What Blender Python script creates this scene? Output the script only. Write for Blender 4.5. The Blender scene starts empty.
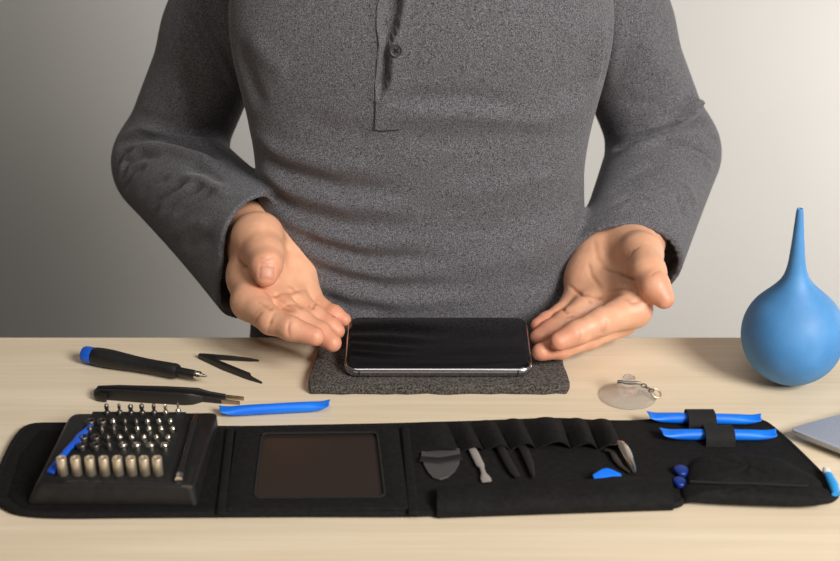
import bpy, bmesh, math, random
import numpy as np
from mathutils import Vector, Matrix
random.seed(7); np.random.seed(7)
SC = bpy.context.scene
COL = SC.collection
Z0 = 0.75            # table top height
CAMH = 0.467         # camera above table top
PITCH = math.radians(24.0)
F = 1250.0           # focal length in pixels of an 840 wide frame
CAM = np.array([0.0, 0.0, Z0 + CAMH])

# ------------------------------------------------------------------ helpers
def ray(u, v):
    a = (u - 420.0) / F; b = -(v - 280.5) / F
    return np.array([a, math.cos(PITCH) + b * math.sin(PITCH), -math.sin(PITCH) + b * math.cos(PITCH)])
def P(u, v, y):
    d = ray(u, v); return CAM + d * (y / d[1])
def G(u, v, h=0.0):
    d = ray(u, v); return CAM + d * ((Z0 + h - CAM[2]) / d[2])

def tag(o, label=None, cat=None, group=None, kind=None):
    if label: o['label'] = label
    if cat: o['category'] = cat
    if group: o['group'] = group
    if kind: o['kind'] = kind
    return o
def empty(name, loc, rz=0.0):
    o = bpy.data.objects.new(name, None); COL.objects.link(o)
    o.location = loc; o.rotation_euler = (0, 0, rz); o.empty_display_size = 0.02
    return o

class MB:
    """collects shapes into one mesh"""
    def __init__(s): s.v = []; s.f = []
    def add(s, vs, fs):
        n = len(s.v); s.v += [tuple(map(float, p)) for p in vs]; s.f += [tuple(i + n for i in f) for f in fs]; return s
    def box(s, c, d, rz=0.0):
        x, y, z = [k / 2 for k in d]; cs, sn = math.cos(rz), math.sin(rz)
        vs = []
        for k in (-z, z):
            for (i, j) in ((-x, -y), (x, -y), (x, y), (-x, y)):
                vs.append((c[0] + i * cs - j * sn, c[1] + i * sn + j * cs, c[2] + k))
        return s.add(vs, [(3, 2, 1, 0), (4, 5, 6, 7), (0, 1, 5, 4), (1, 2, 6, 5), (2, 3, 7, 6), (3, 0, 4, 7)])
    def prism(s, pts, z0, z1):
        n = len(pts)
        vs = [(p[0], p[1], z0) for p in pts] + [(p[0], p[1], z1) for p in pts]
        a = sum(pts[i][0] * pts[(i + 1) % n][1] - pts[(i + 1) % n][0] * pts[i][1] for i in range(n))
        fs = [tuple(range(n))[::-1], tuple(range(n, 2 * n))] + [(i, (i + 1) % n, n + (i + 1) % n, n + i) for i in range(n)]
        if a < 0: fs = [f[::-1] for f in fs]
        return s.add(vs, fs)
    def loft(s, rings, cap=True, closed=True):
        n = len(rings[0]); vs = [p for r in rings for p in r]; fs = []
        for k in range(len(rings) - 1):
            for i in range(n if closed else n - 1):
                j = (i + 1) % n
                fs.append((k * n + i, k * n + j, (k + 1) * n + j, (k + 1) * n + i))
        if cap:
            fs.append(tuple(range(n))[::-1]); fs.append(tuple(range((len(rings) - 1) * n, len(rings) * n)))
        return s.add(vs, fs)
    def lathe(s, prof, c=(0, 0, 0), n=32, cap=True):
        rings = [[(c[0] + r * math.cos(2 * math.pi * i / n), c[1] + r * math.sin(2 * math.pi * i / n), c[2] + z) for i in range(n)] for r, z in prof]
        return s.loft(rings, cap)
    def tube(s, pts, rad, n=12, flat=1.0, up=(0, 0, 1), cap=True):
        pts = [Vector(p) for p in pts]
        if not hasattr(rad, '__len__'): rad = [rad] * len(pts)
        rings = []
        for i, p in enumerate(pts):
            t = (pts[min(i + 1, len(pts) - 1)] - pts[max(i - 1, 0)]).normalized()
            a = t.cross(Vector(up))
            if a.length < 1e-4: a = t.cross(Vector((1, 0, 0)))
            a.normalize(); b = a.cross(t).normalized()
            r = rad[i]; ra, rb = r if hasattr(r, '__len__') else (r, r * flat)
            rings.append([tuple(p + a * (ra * math.cos(2 * math.pi * k / n)) + b * (rb * math.sin(2 * math.pi * k / n))) for k in range(n)])
        return s.loft(rings, cap)
    def build(s, name, mat, parent=None, smooth=False, bevel=0.0, seg=2, origin=None, sub=0, angle=40):
        me = bpy.data.meshes.new(name)
        o0 = Vector(origin) if origin is not None else (parent_origin(parent) if parent else Vector((0, 0, 0)))
        me.from_pydata([tuple(Vector(p) - o0) for p in s.v], [], s.f); me.update()
        bm = bmesh.new(); bm.from_mesh(me); bmesh.ops.recalc_face_normals(bm, faces=bm.faces)
        if bevel > 0:
            es = [e for e in bm.edges if len(e.link_faces) == 2 and e.calc_face_angle() > math.radians(angle)]
            bmesh.ops.bevel(bm, geom=es, offset=bevel, segments=seg, profile=0.5, affect='EDGES', clamp_overlap=True)
        bm.to_mesh(me); bm.free()
        me.materials.append(mat)
        if smooth:
            me.polygons.foreach_set('use_smooth', [True] * len(me.polygons))
            me.set_sharp_from_angle(angle=math.radians(55))
        o = bpy.data.objects.new(name, me); COL.objects.link(o)
        if parent: o.parent = parent
        else: o.location = o0
        if sub:
            m = o.modifiers.new('sub', 'SUBSURF'); m.levels = sub; m.render_levels = sub
        return o
def parent_origin(p):
    v = Vector((0, 0, 0))
    while p is not None:
        v = v + Vector(p.location); p = p.parent
    return v
def copy_tree(o, parent=None):
    c = o.copy(); COL.objects.link(c); c.parent = parent
    for ch in list(o.children): copy_tree(ch, c)
    return c
def centre(mb):
    a = np.array(mb.v); c = (a.min(0) + a.max(0)) / 2; c[2] = a[:, 2].min(); return c
def rrect(x0, x1, y0, y1, r, n=6):
    pts = []
    for cx, cy, a in ((x1 - r, y1 - r, 0), (x0 + r, y1 - r, 90), (x0 + r, y0 + r, 180), (x1 - r, y0 + r, 270)):
        for k in range(n + 1):
            t = math.radians(a + 90 * k / n); pts.append((cx + r * math.cos(t), cy + r * math.sin(t)))
    return pts
def smooth_poly(pts, n=4):
    """closed Catmull-Rom through points"""
    out = []; m = len(pts); q = [np.array(p[:2], float) for p in pts]
    for i in range(m):
        p0, p1, p2, p3 = q[i - 1], q[i], q[(i + 1) % m], q[(i + 2) % m]
        for k in range(n):
            t = k / n
            out.append(tuple(0.5 * (2 * p1 + (p2 - p0) * t + (2 * p0 - 5 * p1 + 4 * p2 - p3) * t * t + (3 * p1 - p0 - 3 * p2 + p3) * t ** 3)))
    return out

# ------------------------------------------------------------------ materials
def srgb(r, g, b):
    f = lambda c: (c / 255 / 12.92) if c / 255 < 0.04045 else ((c / 255 + 0.055) / 1.055) ** 2.4
    return (f(r), f(g), f(b), 1.0)
def mat(name, col, rough=0.5, metal=0.0, **kw):
    m = bpy.data.materials.new(name); m.use_nodes = True
    b = m.node_tree.nodes['Principled BSDF']
    b.inputs['Base Color'].default_value = col; b.inputs['Roughness'].default_value = rough; b.inputs['Metallic'].default_value = metal
    for k, v in kw.items(): b.inputs[k.replace('_', ' ')].default_value = v
    return m
def noise_col(m, c1, c2, scale, detail=3, lo=0.35, hi=0.65, stretch=(1, 1, 1), bump=0.0, bscale=None, bdist=0.001, rough=0.6):
    nt = m.node_tree; N = nt.nodes; L = nt.links; b = N['Principled BSDF']
    tc = N.new('ShaderNodeTexCoord'); mp = N.new('ShaderNodeMapping'); mp.inputs['Scale'].default_value = stretch
    L.new(tc.outputs['Object'], mp.inputs['Vector'])
    n = N.new('ShaderNodeTexNoise'); n.inputs['Scale'].default_value = scale; n.inputs['Detail'].default_value = detail; n.inputs['Roughness'].default_value = rough
    L.new(mp.outputs['Vector'], n.inputs['Vector'])
    r = N.new('ShaderNodeValToRGB'); r.color_ramp.elements[0].position = lo; r.color_ramp.elements[1].position = hi
    r.color_ramp.elements[0].color = c1; r.color_ramp.elements[1].color = c2
    L.new(n.outputs['Fac'], r.inputs['Fac']); L.new(r.outputs['Color'], b.inputs['Base Color'])
    if bump:
        n2 = N.new('ShaderNodeTexNoise'); n2.inputs['Scale'].default_value = bscale or scale; n2.inputs['Detail'].default_value = 3
        L.new(mp.outputs['Vector'], n2.inputs['Vector'])
        bp = N.new('ShaderNodeBump'); bp.inputs['Strength'].default_value = bump; bp.inputs['Distance'].default_value = bdist
        L.new(n2.outputs['Fac'], bp.inputs['Height']); L.new(bp.outputs['Normal'], b.inputs['Normal'])
    return m

M = {}
M['fabric'] = noise_col(mat('heather_fabric', (.1, .1, .1, 1), .95), srgb(24, 24, 26), srgb(128, 126, 132), 1150, 2, .33, .74, bump=.5, bscale=500, bdist=.0008)
M['fabric'].node_tree.nodes['Principled BSDF'].inputs['Sheen Weight'].default_value = .15
M['felt'] = noise_col(mat('felt', (.1, .1, .1, 1), 1.0), srgb(20, 19, 19), srgb(118, 109, 103), 750, 4, .38, .74, bump=.8, bscale=650, bdist=.0012)
M['nylon'] = noise_col(mat('black_nylon', (.01, .01, .01, 1), .85), srgb(8, 8, 8), srgb(25, 23, 22), 260, 4, .3, .75, bump=.5, bscale=420, bdist=.0007)
M['nylon'].node_tree.nodes['Principled BSDF'].inputs['Specular IOR Level'].default_value = .25
M['velour'] = noise_col(mat('black_lining', (.01, .01, .01, 1), .95), srgb(9, 8, 9), srgb(24, 22, 22), 300, 3, .3, .75, bump=.4, bscale=300, bdist=.0006)
M['velour'].node_tree.nodes['Principled BSDF'].inputs['Specular IOR Level'].default_value = .15
M['elastic'] = noise_col(mat('black_elastic', (.01, .01, .01, 1), .9), srgb(8, 8, 8), srgb(26, 25, 25), 900, 2, .3, .7, stretch=(.2, 2, 1))
M['window'] = mat('dark_vinyl_reflection_tint', srgb(46, 37, 32), .3)  # brown in the base colour stands in for a warm reflection
M['tray'] = noise_col(mat('black_tray_plastic', (.01, .01, .01, 1), .48), srgb(17, 16, 16), srgb(26, 25, 25), 180, 2)
M['slot_shade_panel'] = mat('panel_and_slot_shade', srgb(9, 8, 8), .7)  # near-black for the bit panel and the painted shade of the slots
M['chrome'] = mat('bright_steel', srgb(225, 218, 205), .2, 1.0)
M['nickel'] = mat('brushed_nickel', srgb(226, 212, 190), .46, .92)
M['satin'] = mat('satin_steel', srgb(172, 166, 160), .45, .4)
M['darksteel'] = mat('dark_steel', srgb(120, 114, 108), .38, 1.0)
M['scraper'] = mat('dark_grey_metal', srgb(92, 90, 90), .5, .5)
M['aluminium'] = noise_col(mat('silver_aluminium', (.6, .6, .6, 1), .45, .25), srgb(172, 176, 186), srgb(180, 184, 193), 900, 2)
M['phoneframe'] = mat('silver_phone_frame', srgb(196, 196, 202), .25, 1.0)
M['glass_black'] = mat('black_glass', srgb(11, 11, 12), .05, Coat_Weight=.3, Coat_Roughness=.03)
M['blue'] = noise_col(mat('blue_plastic', (.01, .2, .8, 1), .42), srgb(4, 106, 226), srgb(14, 122, 240), 60, 2)
M['blue'].node_tree.nodes['Principled BSDF'].inputs['Subsurface Weight'].default_value = .0
M['deepblue'] = mat('dark_blue_plastic', srgb(8, 44, 122), .4)
M['cyan'] = mat('cyan_plastic', srgb(40, 150, 220), .35)
M['whiteplastic'] = mat('white_plastic', srgb(225, 225, 220), .4)
M['rubber_blue'] = noise_col(mat('blue_rubber', (.1, .3, .6, 1), .55), srgb(66, 128, 184), srgb(78, 140, 196), 40, 4, bump=.08, bscale=300, bdist=.0005)
M['rubber_black'] = noise_col(mat('black_rubber', (.01, .01, .01, 1), .55), srgb(18, 17, 17), srgb(27, 26, 26), 300, 2)
M['blackmetal'] = mat('black_coated_metal', srgb(22, 20, 19), .5)
M['brass'] = mat('bare_metal_tip', srgb(176, 158, 136), .35, 1.0)
M['clear'] = mat('clear_vinyl', srgb(250, 250, 250), .08, Transmission_Weight=.9, IOR=1.4, Alpha=.72)
M['button'] = mat('dark_button', srgb(62, 62, 64), .55)
M['thread'] = mat('dark_thread', srgb(36, 36, 38), .9)
M['denim'] = noise_col(mat('dark_trouser_cloth', (.03, .03, .04, 1), .95), srgb(36, 38, 44), srgb(58, 61, 68), 500, 3)
M['leather'] = mat('black_shoe_leather', srgb(25, 23, 22), .5)
M['hair'] = noise_col(mat('dark_brown_hair', (.03, .02, .01, 1), .6), srgb(28, 20, 15), srgb(52, 38, 28), 300, 3, stretch=(1, 1, .2))
M['floor'] = noise_col(mat('grey_floor', (.3, .3, .3, 1), .7), srgb(120, 112, 104), srgb(140, 132, 122), 8, 4)
M['stoolwood'] = noise_col(mat('stool_wood', (.3, .2, .1, 1), .5), srgb(120, 84, 54), srgb(150, 108, 70), 12, 4, stretch=(1, 8, 8))

def wall_mat():
    m = mat('painted_wall', srgb(214, 211, 206), .9)
    return noise_col(m, srgb(212, 209, 204), srgb(218, 215, 211), 1.6, 5, .3, .7, bump=.06, bscale=26, bdist=.004)
M['wall'] = wall_mat()
def wood_mat():
    m = mat('pale_pine', srgb(215, 196, 166), .5); nt = m.node_tree; N = nt.nodes; L = nt.links; b = N['Principled BSDF']
    b.inputs['Specular IOR Level'].default_value = .35
    tc = N.new('ShaderNodeTexCoord')
    def noise(scale, st, detail=4, dist=0.0):
        mp = N.new('ShaderNodeMapping'); mp.inputs['Scale'].default_value = st; L.new(tc.outputs['Object'], mp.inputs['Vector'])
        n = N.new('ShaderNodeTexNoise'); n.inputs['Scale'].default_value = scale; n.inputs['Detail'].default_value = detail; n.inputs['Distortion'].default_value = dist
        L.new(mp.outputs['Vector'], n.inputs['Vector']); return n
    def ramp(src, a, ca, bb, cb):
        r = N.new('ShaderNodeValToRGB'); e = r.color_ramp.elements; e[0].position = a; e[1].position = bb; e[0].color = ca; e[1].color = cb
        L.new(src, r.inputs['Fac']); return r
    def mix(fac, A, B, mode='MULTIPLY'):
        x = N.new('ShaderNodeMix'); x.data_type = 'RGBA'; x.blend_type = mode
        if isinstance(fac, float): x.inputs['Factor'].default_value = fac
        else: L.new(fac, x.inputs['Factor'])
        L.new(A, x.inputs['A']); L.new(B, x.inputs['B']); return x.outputs['Result']
    base = ramp(noise(3.0, (.5, 9, 1), 5, .6).outputs['Fac'], .3, srgb(214, 197, 170), .7, srgb(230, 215, 190))
    fine = ramp(noise(14, (.6, 26, 1), 5, .3).outputs['Fac'], .3, (.86, .84, .80, 1), .6, (1, 1, 1, 1))
    bands = ramp(noise(2.2, (.22, 5.0, 1), 3, 1.2).outputs['Fac'], .38, (.93, .90, .86, 1), .52, (1, 1, 1, 1))
    c = mix(.55, base.outputs['Color'], fine.outputs['Color']); c = mix(.8, c, bands.outputs['Color'])
    # knots: dark streaky spots where a stretched voronoi comes close to its points
    mp = N.new('ShaderNodeMapping'); mp.inputs['Scale'].default_value = (2.6, 9.5, 1); mp.inputs['Location'].default_value = (.31, .12, 0); L.new(tc.outputs['Object'], mp.inputs['Vector'])
    vo = N.new('ShaderNodeTexVoronoi'); vo.inputs['Scale'].default_value = 1.0; vo.inputs['Randomness'].default_value = 1.0; L.new(mp.outputs['Vector'], vo.inputs['Vector'])
    kn = ramp(vo.outputs['Distance'], .015, srgb(140, 104, 70), .085, (1, 1, 1, 1))
    c = mix(.55, c, kn.outputs['Color'])
    L.new(c, b.inputs['Base Color'])
    bp = N.new('ShaderNodeBump'); bp.inputs['Strength'].default_value = .12; bp.inputs['Distance'].default_value = .0006
    L.new(fine.outputs['Color'], bp.inputs['Height']); L.new(bp.outputs['Normal'], b.inputs['Normal'])
    return m
M['wood'] = wood_mat()
def skin_mat():
    m = mat('skin', srgb(205, 150, 118), .48); nt = m.node_tree; N = nt.nodes; L = nt.links; b = N['Principled BSDF']
    at = N.new('ShaderNodeAttribute'); at.attribute_name = 'tint'
    tc = N.new('ShaderNodeTexCoord')
    n = N.new('ShaderNodeTexNoise'); n.inputs['Scale'].default_value = 110; n.inputs['Detail'].default_value = 4; L.new(tc.outputs['Object'], n.inputs['Vector'])
    r = N.new('ShaderNodeValToRGB'); e = r.color_ramp.elements; e[0].position = .3; e[1].position = .7; e[0].color = (.90, .84, .82, 1); e[1].color = (1, 1, 1, 1)
    L.new(n.outputs['Fac'], r.inputs['Fac'])
    x = N.new('ShaderNodeMix'); x.data_type = 'RGBA'; x.blend_type = 'MULTIPLY'; x.inputs['Factor'].default_value = .8
    L.new(at.outputs['Color'], x.inputs['A']); L.new(r.outputs['Color'], x.inputs['B']); L.new(x.outputs['Result'], b.inputs['Base Color'])
    b.inputs['Subsurface Weight'].default_value = .12; b.inputs['Subsurface Radius'].default_value = (1.0, .35, .2); b.inputs['Subsurface Scale'].default_value = .004
    n2 = N.new('ShaderNodeTexNoise'); n2.inputs['Scale'].default_value = 420; n2.inputs['Detail'].default_value = 4; L.new(tc.outputs['Object'], n2.inputs['Vector'])
    bp = N.new('ShaderNodeBump'); bp.inputs['Strength'].default_value = .22; bp.inputs['Distance'].default_value = .0008
    L.new(n2.outputs['Fac'], bp.inputs['Height']); L.new(bp.outputs['Normal'], b.inputs['Normal'])
    return m
M['skin'] = skin_mat()

# ------------------------------------------------------------------ signed distance modelling
def smin(a, b, k):
    if k <= 0: return np.minimum(a, b)
    h = np.maximum(k - np.abs(a - b), 0) / k
    return np.minimum(a, b) - h * h * k * .25
def cone(X, a, b, r1, r2):
    """tapered capsule"""
    a = np.asarray(a, np.float32); ba = (np.asarray(b, np.float32) - a)
    pa = [X[i] - a[i] for i in range(3)]
    t = np.clip((pa[0] * ba[0] + pa[1] * ba[1] + pa[2] * ba[2]) / max(float(ba @ ba), 1e-9), 0, 1)
    d = np.sqrt((pa[0] - ba[0] * t) ** 2 + (pa[1] - ba[1] * t) ** 2 + (pa[2] - ba[2] * t) ** 2)
    return d - (r1 + (r2 - r1) * t)
def ball(X, c, r):
    return np.sqrt((X[0] - c[0]) ** 2 + (X[1] - c[1]) ** 2 + (X[2] - c[2]) ** 2) - r
def ellip(X, c, r):
    q = np.sqrt(((X[0] - c[0]) / r[0]) ** 2 + ((X[1] - c[1]) / r[1]) ** 2 + ((X[2] - c[2]) / r[2]) ** 2)
    return (q - 1) * min(r)
def plane(X, c, n):
    n = np.asarray(n, float); n = n / np.linalg.norm(n)
    return (X[0] - c[0]) * n[0] + (X[1] - c[1]) * n[1] + (X[2] - c[2]) * n[2]
def surface(fn, lo, hi, h):
    """naive surface nets -> verts, quads"""
    ax = [np.arange(lo[i], hi[i] + h, h, dtype=np.float32) for i in range(3)]
    nx, ny, nz = [len(a) for a in ax]
    S = np.empty((nx, ny, nz), np.float32)
    st = max(1, int(1.5e6 / (ny * nz)))
    for i in range(0, nx, st):
        x = ax[0][i:i + st]
        X = np.meshgrid(x, ax[1], ax[2], indexing='ij')
        S[i:i + st] = fn(X)
    neg = S < 0
    cs = [(0, 0, 0), (1, 0, 0), (0, 1, 0), (1, 1, 0), (0, 0, 1), (1, 0, 1), (0, 1, 1), (1, 1, 1)]
    sub = lambda A, o: A[o[0]:nx - 1 + o[0], o[1]:ny - 1 + o[1], o[2]:nz - 1 + o[2]]
    cnt = sum(sub(neg, o).astype(np.int8) for o in cs)
    act = (cnt > 0) & (cnt < 8)
    ii = np.argwhere(act)
    idx = -np.ones(act.shape, np.int64); idx[act] = np.arange(len(ii))
    vals = np.stack([S[ii[:, 0] + o[0], ii[:, 1] + o[1], ii[:, 2] + o[2]] for o in cs], 1)
    acc = np.zeros((len(ii), 3)); num = np.zeros(len(ii))
    for a in range(8):
        for b in range(a + 1, 8):
            if sum(abs(cs[a][k] - cs[b][k]) for k in range(3)) != 1: continue
            va, vb = vals[:, a], vals[:, b]; m = (va < 0) != (vb < 0)
            t = np.where(m, va / np.where(m, va - vb, 1), 0)
            p = np.array(cs[a])[None] + (np.array(cs[b]) - np.array(cs[a]))[None] * t[:, None]
            acc += p * m[:, None]; num += m
    V = np.array(lo)[None] + (ii + acc / num[:, None]) * h
    Q = []
    for d in range(3):
        A = [slice(None)] * 3; B = [slice(None)] * 3
        A[d] = slice(0, -1); B[d] = slice(1, None)
        n0, n1 = neg[tuple(A)], neg[tuple(B)]
        e = np.argwhere(n0 != n1)
        o1, o2 = [(1, 2), (2, 0), (0, 1)][d]
        e = e[(e[:, o1] > 0) & (e[:, o2] > 0) & (e[:, o1] < S.shape[o1] - 1) & (e[:, o2] < S.shape[o2] - 1)]
        flip = n0[e[:, 0], e[:, 1], e[:, 2]]
        def at(du, dv):
            q = e.copy(); q[:, o1] -= du; q[:, o2] -= dv; return idx[q[:, 0], q[:, 1], q[:, 2]]
        quad = np.stack([at(0, 0), at(1, 0), at(1, 1), at(0, 1)], 1)
        quad[~flip] = quad[~flip][:, ::-1]
        Q.append(quad)
    Q = np.concatenate(Q); Q = Q[(Q >= 0).all(1)]
    return V, Q
def march(fn, u, v, t0=.6):
    d = ray(u, v); d = d / np.linalg.norm(d); p = CAM + d * t0
    for _ in range(160):
        s = float(fn([np.float64(p[0]), np.float64(p[1]), np.float64(p[2])]))
        if s < 2e-4: return p
        p = p + d * max(s * .8, 3e-4)
        if p[1] > 1.6: return None
    return p
def normals(fn, V, e=1e-3):
    g = []
    for k in range(3):
        A = V.copy(); B = V.copy(); A[:, k] += e; B[:, k] -= e
        g.append(fn([A[:, i] for i in range(3)]) - fn([B[:, i] for i in range(3)]))
    n = np.stack(g, 1); return n / np.maximum(np.linalg.norm(n, axis=1, keepdims=True), 1e-9)
def polydist(V, pts):
    """distance of verts to polyline and position along it 0..1"""
    best = np.full(len(V), 1e9); tt = np.zeros(len(V)); m = len(pts) - 1
    for i in range(m):
        a, b = pts[i], pts[i + 1]; ba = b - a
        t = np.clip(((V - a) @ ba) / max(ba @ ba, 1e-12), 0, 1)
        d = np.linalg.norm(V - a - t[:, None] * ba, axis=1)
        k = d < best; best[k] = d[k]; tt[k] = ((i + t) / m)[k]
    return best, tt
def np_object(name, V, Q, m, origin, parent=None, tint=None):
    me = bpy.data.meshes.new(name)
    V = V - np.array(origin)[None]
    me.vertices.add(len(V)); me.vertices.foreach_set('co', V.astype(np.float32).ravel())
    me.loops.add(Q.size); me.loops.foreach_set('vertex_index', Q.astype(np.int32).ravel())
    me.polygons.add(len(Q)); me.polygons.foreach_set('loop_start', np.arange(0, Q.size, 4, dtype=np.int32))
    try: me.polygons.foreach_set('loop_total', np.full(len(Q), 4, np.int32))
    except Exception: pass
    me.polygons.foreach_set('use_smooth', np.ones(len(Q), bool))
    me.update(calc_edges=True); me.validate()
    if tint is not None:
        a = me.color_attributes.new('tint', 'FLOAT_COLOR', 'POINT')
        a.data.foreach_set('color', np.concatenate([tint, np.ones((len(tint), 1))], 1).astype(np.float32).ravel())
    me.materials.append(m)
    o = bpy.data.objects.new(name, me); COL.objects.link(o)
    if parent is not None: o.parent = parent; o.location = Vector(origin) - parent_origin(parent)
    else: o.location = origin
    return o
# ------------------------------------------------------------------ room
def struct(name, mb, m, **k):
    o = mb.build(name, m, **k); o['kind'] = 'structure'; return o
struct('floor', MB().box((0, 0.6, -0.02), (5.2, 5.0, .04)), M['floor'])
struct('wall_back', MB().box((0, 2.34, 1.3), (5.2, .08, 2.68)), M['wall'])

# table -------------------------------------------------------------
table = empty('work_table', (0, .56, 0)); tag(table, 'pale pine work table with all the tools laid out on it', 'table')
MB().box((0, .5665, Z0 - .0175), (1.9, .735, .035)).build('tabletop', M['wood'], table, bevel=.0025, seg=3)
for sx in (-.86, .86):
    for sy in (.27, .865):
        MB().box((sx, sy, (Z0 - .035) / 2), (.06, .06, Z0 - .035)).build('leg', M['wood'], table, bevel=.004)

# felt pad ------------------------------------------------------------
pp = [G(310, 394.8), G(567, 394.8), G(569.5, 390), G(561, 362), P(556, 345, .93), P(322, 345, .93), G(320, 352), G(308.5, 390)]
pts = [(p[0], p[1]) for p in pp]; pts[4] = (pts[4][0], .929); pts[5] = (pts[5][0], .929)
pad_h = .0075
def dense(pts, step=.006, jit=.0007):
    out = []
    for i in range(len(pts)):
        a = np.array(pts[i]); b = np.array(pts[(i + 1) % len(pts)]); n = max(1, int(np.linalg.norm(b - a) / step))
        for k in range(n): out.append(tuple(a + (b - a) * k / n + np.random.randn(2) * jit * (k > 0)))
    return out
mb = MB().prism(dense(pts, .008, .0005), Z0, Z0 + pad_h)
pad = mb.build('felt_pad', M['felt'], smooth=True, bevel=.0014, seg=2, origin=centre(mb), angle=60)
tag(pad, 'dark grey felt pad lying under the black phone', 'felt pad')

# phone -----------------------------------------------------------------
pl = (P(343, 375, .85)[0], P(534, 375, .85)[0])
nearL, nearR = G(343.5, 373.5, pad_h + .004), G(533.5, 373.5, pad_h + .004)
pw = np.linalg.norm(nearR - nearL); pd = .0725; tilt = math.radians(8.5)
phone = empty('smartphone', ((nearL[0] + nearR[0]) / 2, nearL[1], Z0 + pad_h + .0003))
tag(phone, 'black glass smartphone with silver frame lying on the grey felt pad between two hands', 'phone')
phone.rotation_euler = (tilt, 0, 0)
TH = .0078
def add_local(mb, name, m, parent, **k):
    return mb.build(name, m, parent, origin=(0, 0, 0), **k)
body = MB(); rings = []
for (ins, z) in ((.0022, 0), (.0008, .0008), (.0001, .0022), (0, .0039), (.0001, .0056), (.0008, .0070), (.0020, .0076)):
    rings.append([(x, y, z) for x, y in rrect(-pw / 2 + ins, pw / 2 - ins, ins, pd - ins, .0105 - ins, 8)])
body.loft(rings); fr = add_local(body, 'frame', M['phoneframe'], phone, smooth=True)
g = MB().prism(rrect(-pw / 2 + .0016, pw / 2 - .0016, .0016, pd - .0016, .009, 8), .0074, .00785)
add_local(g, 'screen', M['glass_black'], phone, smooth=True, bevel=.0003)
for x in (-pw / 2 + .012, pw / 2 - .012):
    add_local(MB().box((x, .0001, .0039), (.0012, .0004, .0062)), 'antenna_band', M['darksteel'], phone)
add_local(MB().box((.006, -.0001, .0039), (.0035, .0005, .0022)), 'side_button', M['phoneframe'], phone, bevel=.0002)

# bulb --------------------------------------------------------------------
bc = P(796, 335, .857)
prof = [(0, -.0388), (.009, -.0388), (.015, -.0362)]
R_ = .0387
for k in range(1, 15):
    a = math.radians(-64 + k * (64 + 52) / 14); prof.append((R_ * math.cos(a), R_ * math.sin(a)))
prof += [(.0180, .0360), (.0132, .0410), (.0098, .0460), (.0074, .0520), (.0060, .0600), (.0050, .0700), (.0041, .0800), (.0033, .0900), (.0026, .0985), (.0023, .1005), (.0015, .1010), (.0012, .0990), (.0, .0985)]
bulb = MB().lathe(prof, (0, 0, .0388), 56).build('rubber_bulb', M['rubber_blue'], smooth=True, origin=(0, 0, 0), sub=1)
bulb.scale = (1, 1, 1.028)
bulb.location = (bc[0], bc[1], Z0 + .0011); bulb.rotation_euler = (math.radians(1), math.radians(-4.2), 0)
tag(bulb, 'blue rubber bulb blower standing on the right end of the table', 'air blower')

# laptop corner -------------------------------------------------------------
c = G(788, 429, .010)[:2]; a1, a2 = math.radians(25), math.radians(-43)
d1 = np.array([math.cos(a1), math.sin(a1)]); d2 = np.array([math.cos(a2), math.sin(a2)])
q = [c + d2 * .02, c + d2 * .003 + d1 * .0005, c + d1 * .003 + d2 * .0005, c + d1 * .016, c + d1 * .3, c + d1 * .3 + d2 * .2, c + d2 * .2]
lap = empty('laptop', (c[0] + .16, c[1], Z0)); tag(lap, 'silver aluminium laptop corner poking in at the right edge', 'laptop')
cc = sum(np.array(p) for p in q) / len(q)
ins = lambda s: [tuple(cc + (np.array(p) - cc) * s) for p in q]
mb = MB().loft([[(x, y, Z0 + .004) for x, y in ins(.955)], [(x, y, Z0 + .0085) for x, y in ins(.992)], [(x, y, Z0 + .0098) for x, y in ins(1)], [(x, y, Z0 + .0106) for x, y in ins(.998)]])
mb.build('base', M['aluminium'], lap, bevel=.0006, smooth=True)
for s in (.12, .25):
    f = c + d1 * s + d2 * .05; MB().lathe([(.006, 0), (.0065, .001), (.006, .0042)], (f[0], f[1], Z0), 16).build('rubber_foot', M['rubber_black'], lap)
f = c + d1 * .03 + d2 * .025; MB().lathe([(.004, 0), (.0045, .001), (.004, .0042)], (f[0], f[1], Z0), 16).build('rubber_foot', M['rubber_black'], lap)

# screwdriver ------------------------------------------------------------------
def S(u, v, h): return tuple(G(u, v, h))
sd = empty('precision_screwdriver', tuple(G(140, 372, 0))); tag(sd, 'black precision screwdriver with blue end cap and bare steel tip', 'screwdriver')
A, B = np.array(S(83.5, 354, .0076)), np.array(S(207, 376.5, .0076)); L_ = np.linalg.norm(B - A); ax_ = (B - A) / L_
at_ = lambda t, dz=0: tuple(A + (B - A) * t + np.array([0, 0, dz]))
MB().tube([at_(0), at_(.006), at_(.02), at_(.075), at_(.083)], [.0052, .0063, .0067, .0069, .0066], 28).build('end_cap', mat('cap_blue_shaded', srgb(14, 84, 190), .4), sd, smooth=True)  # darker blue, shade on the cap is put into its colour
hp = [(.083, .0064), (.10, .0072), (.16, .0076), (.24, .0075), (.33, .0068), (.42, .0061), (.50, .0057), (.60, .0056), (.70, .0058), (.755, .0058), (.77, .0052)]
MB().tube([at_(t) for t, r in hp], [r for t, r in hp], 32).build('handle', M['rubber_black'], sd, smooth=True)
MB().tube([at_(t) for t in (.76, .80, .90, .915)], [.0037, .0035, .0033, .0028], 20).build('collar', M['blackmetal'], sd, smooth=True)
MB().tube([at_(t) for t in (.905, .945, .955, .97, 1.0)], [.0031, .0031, .0018, .0015, .0007], 12).build('tip', M['chrome'], sd, smooth=True)

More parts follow.
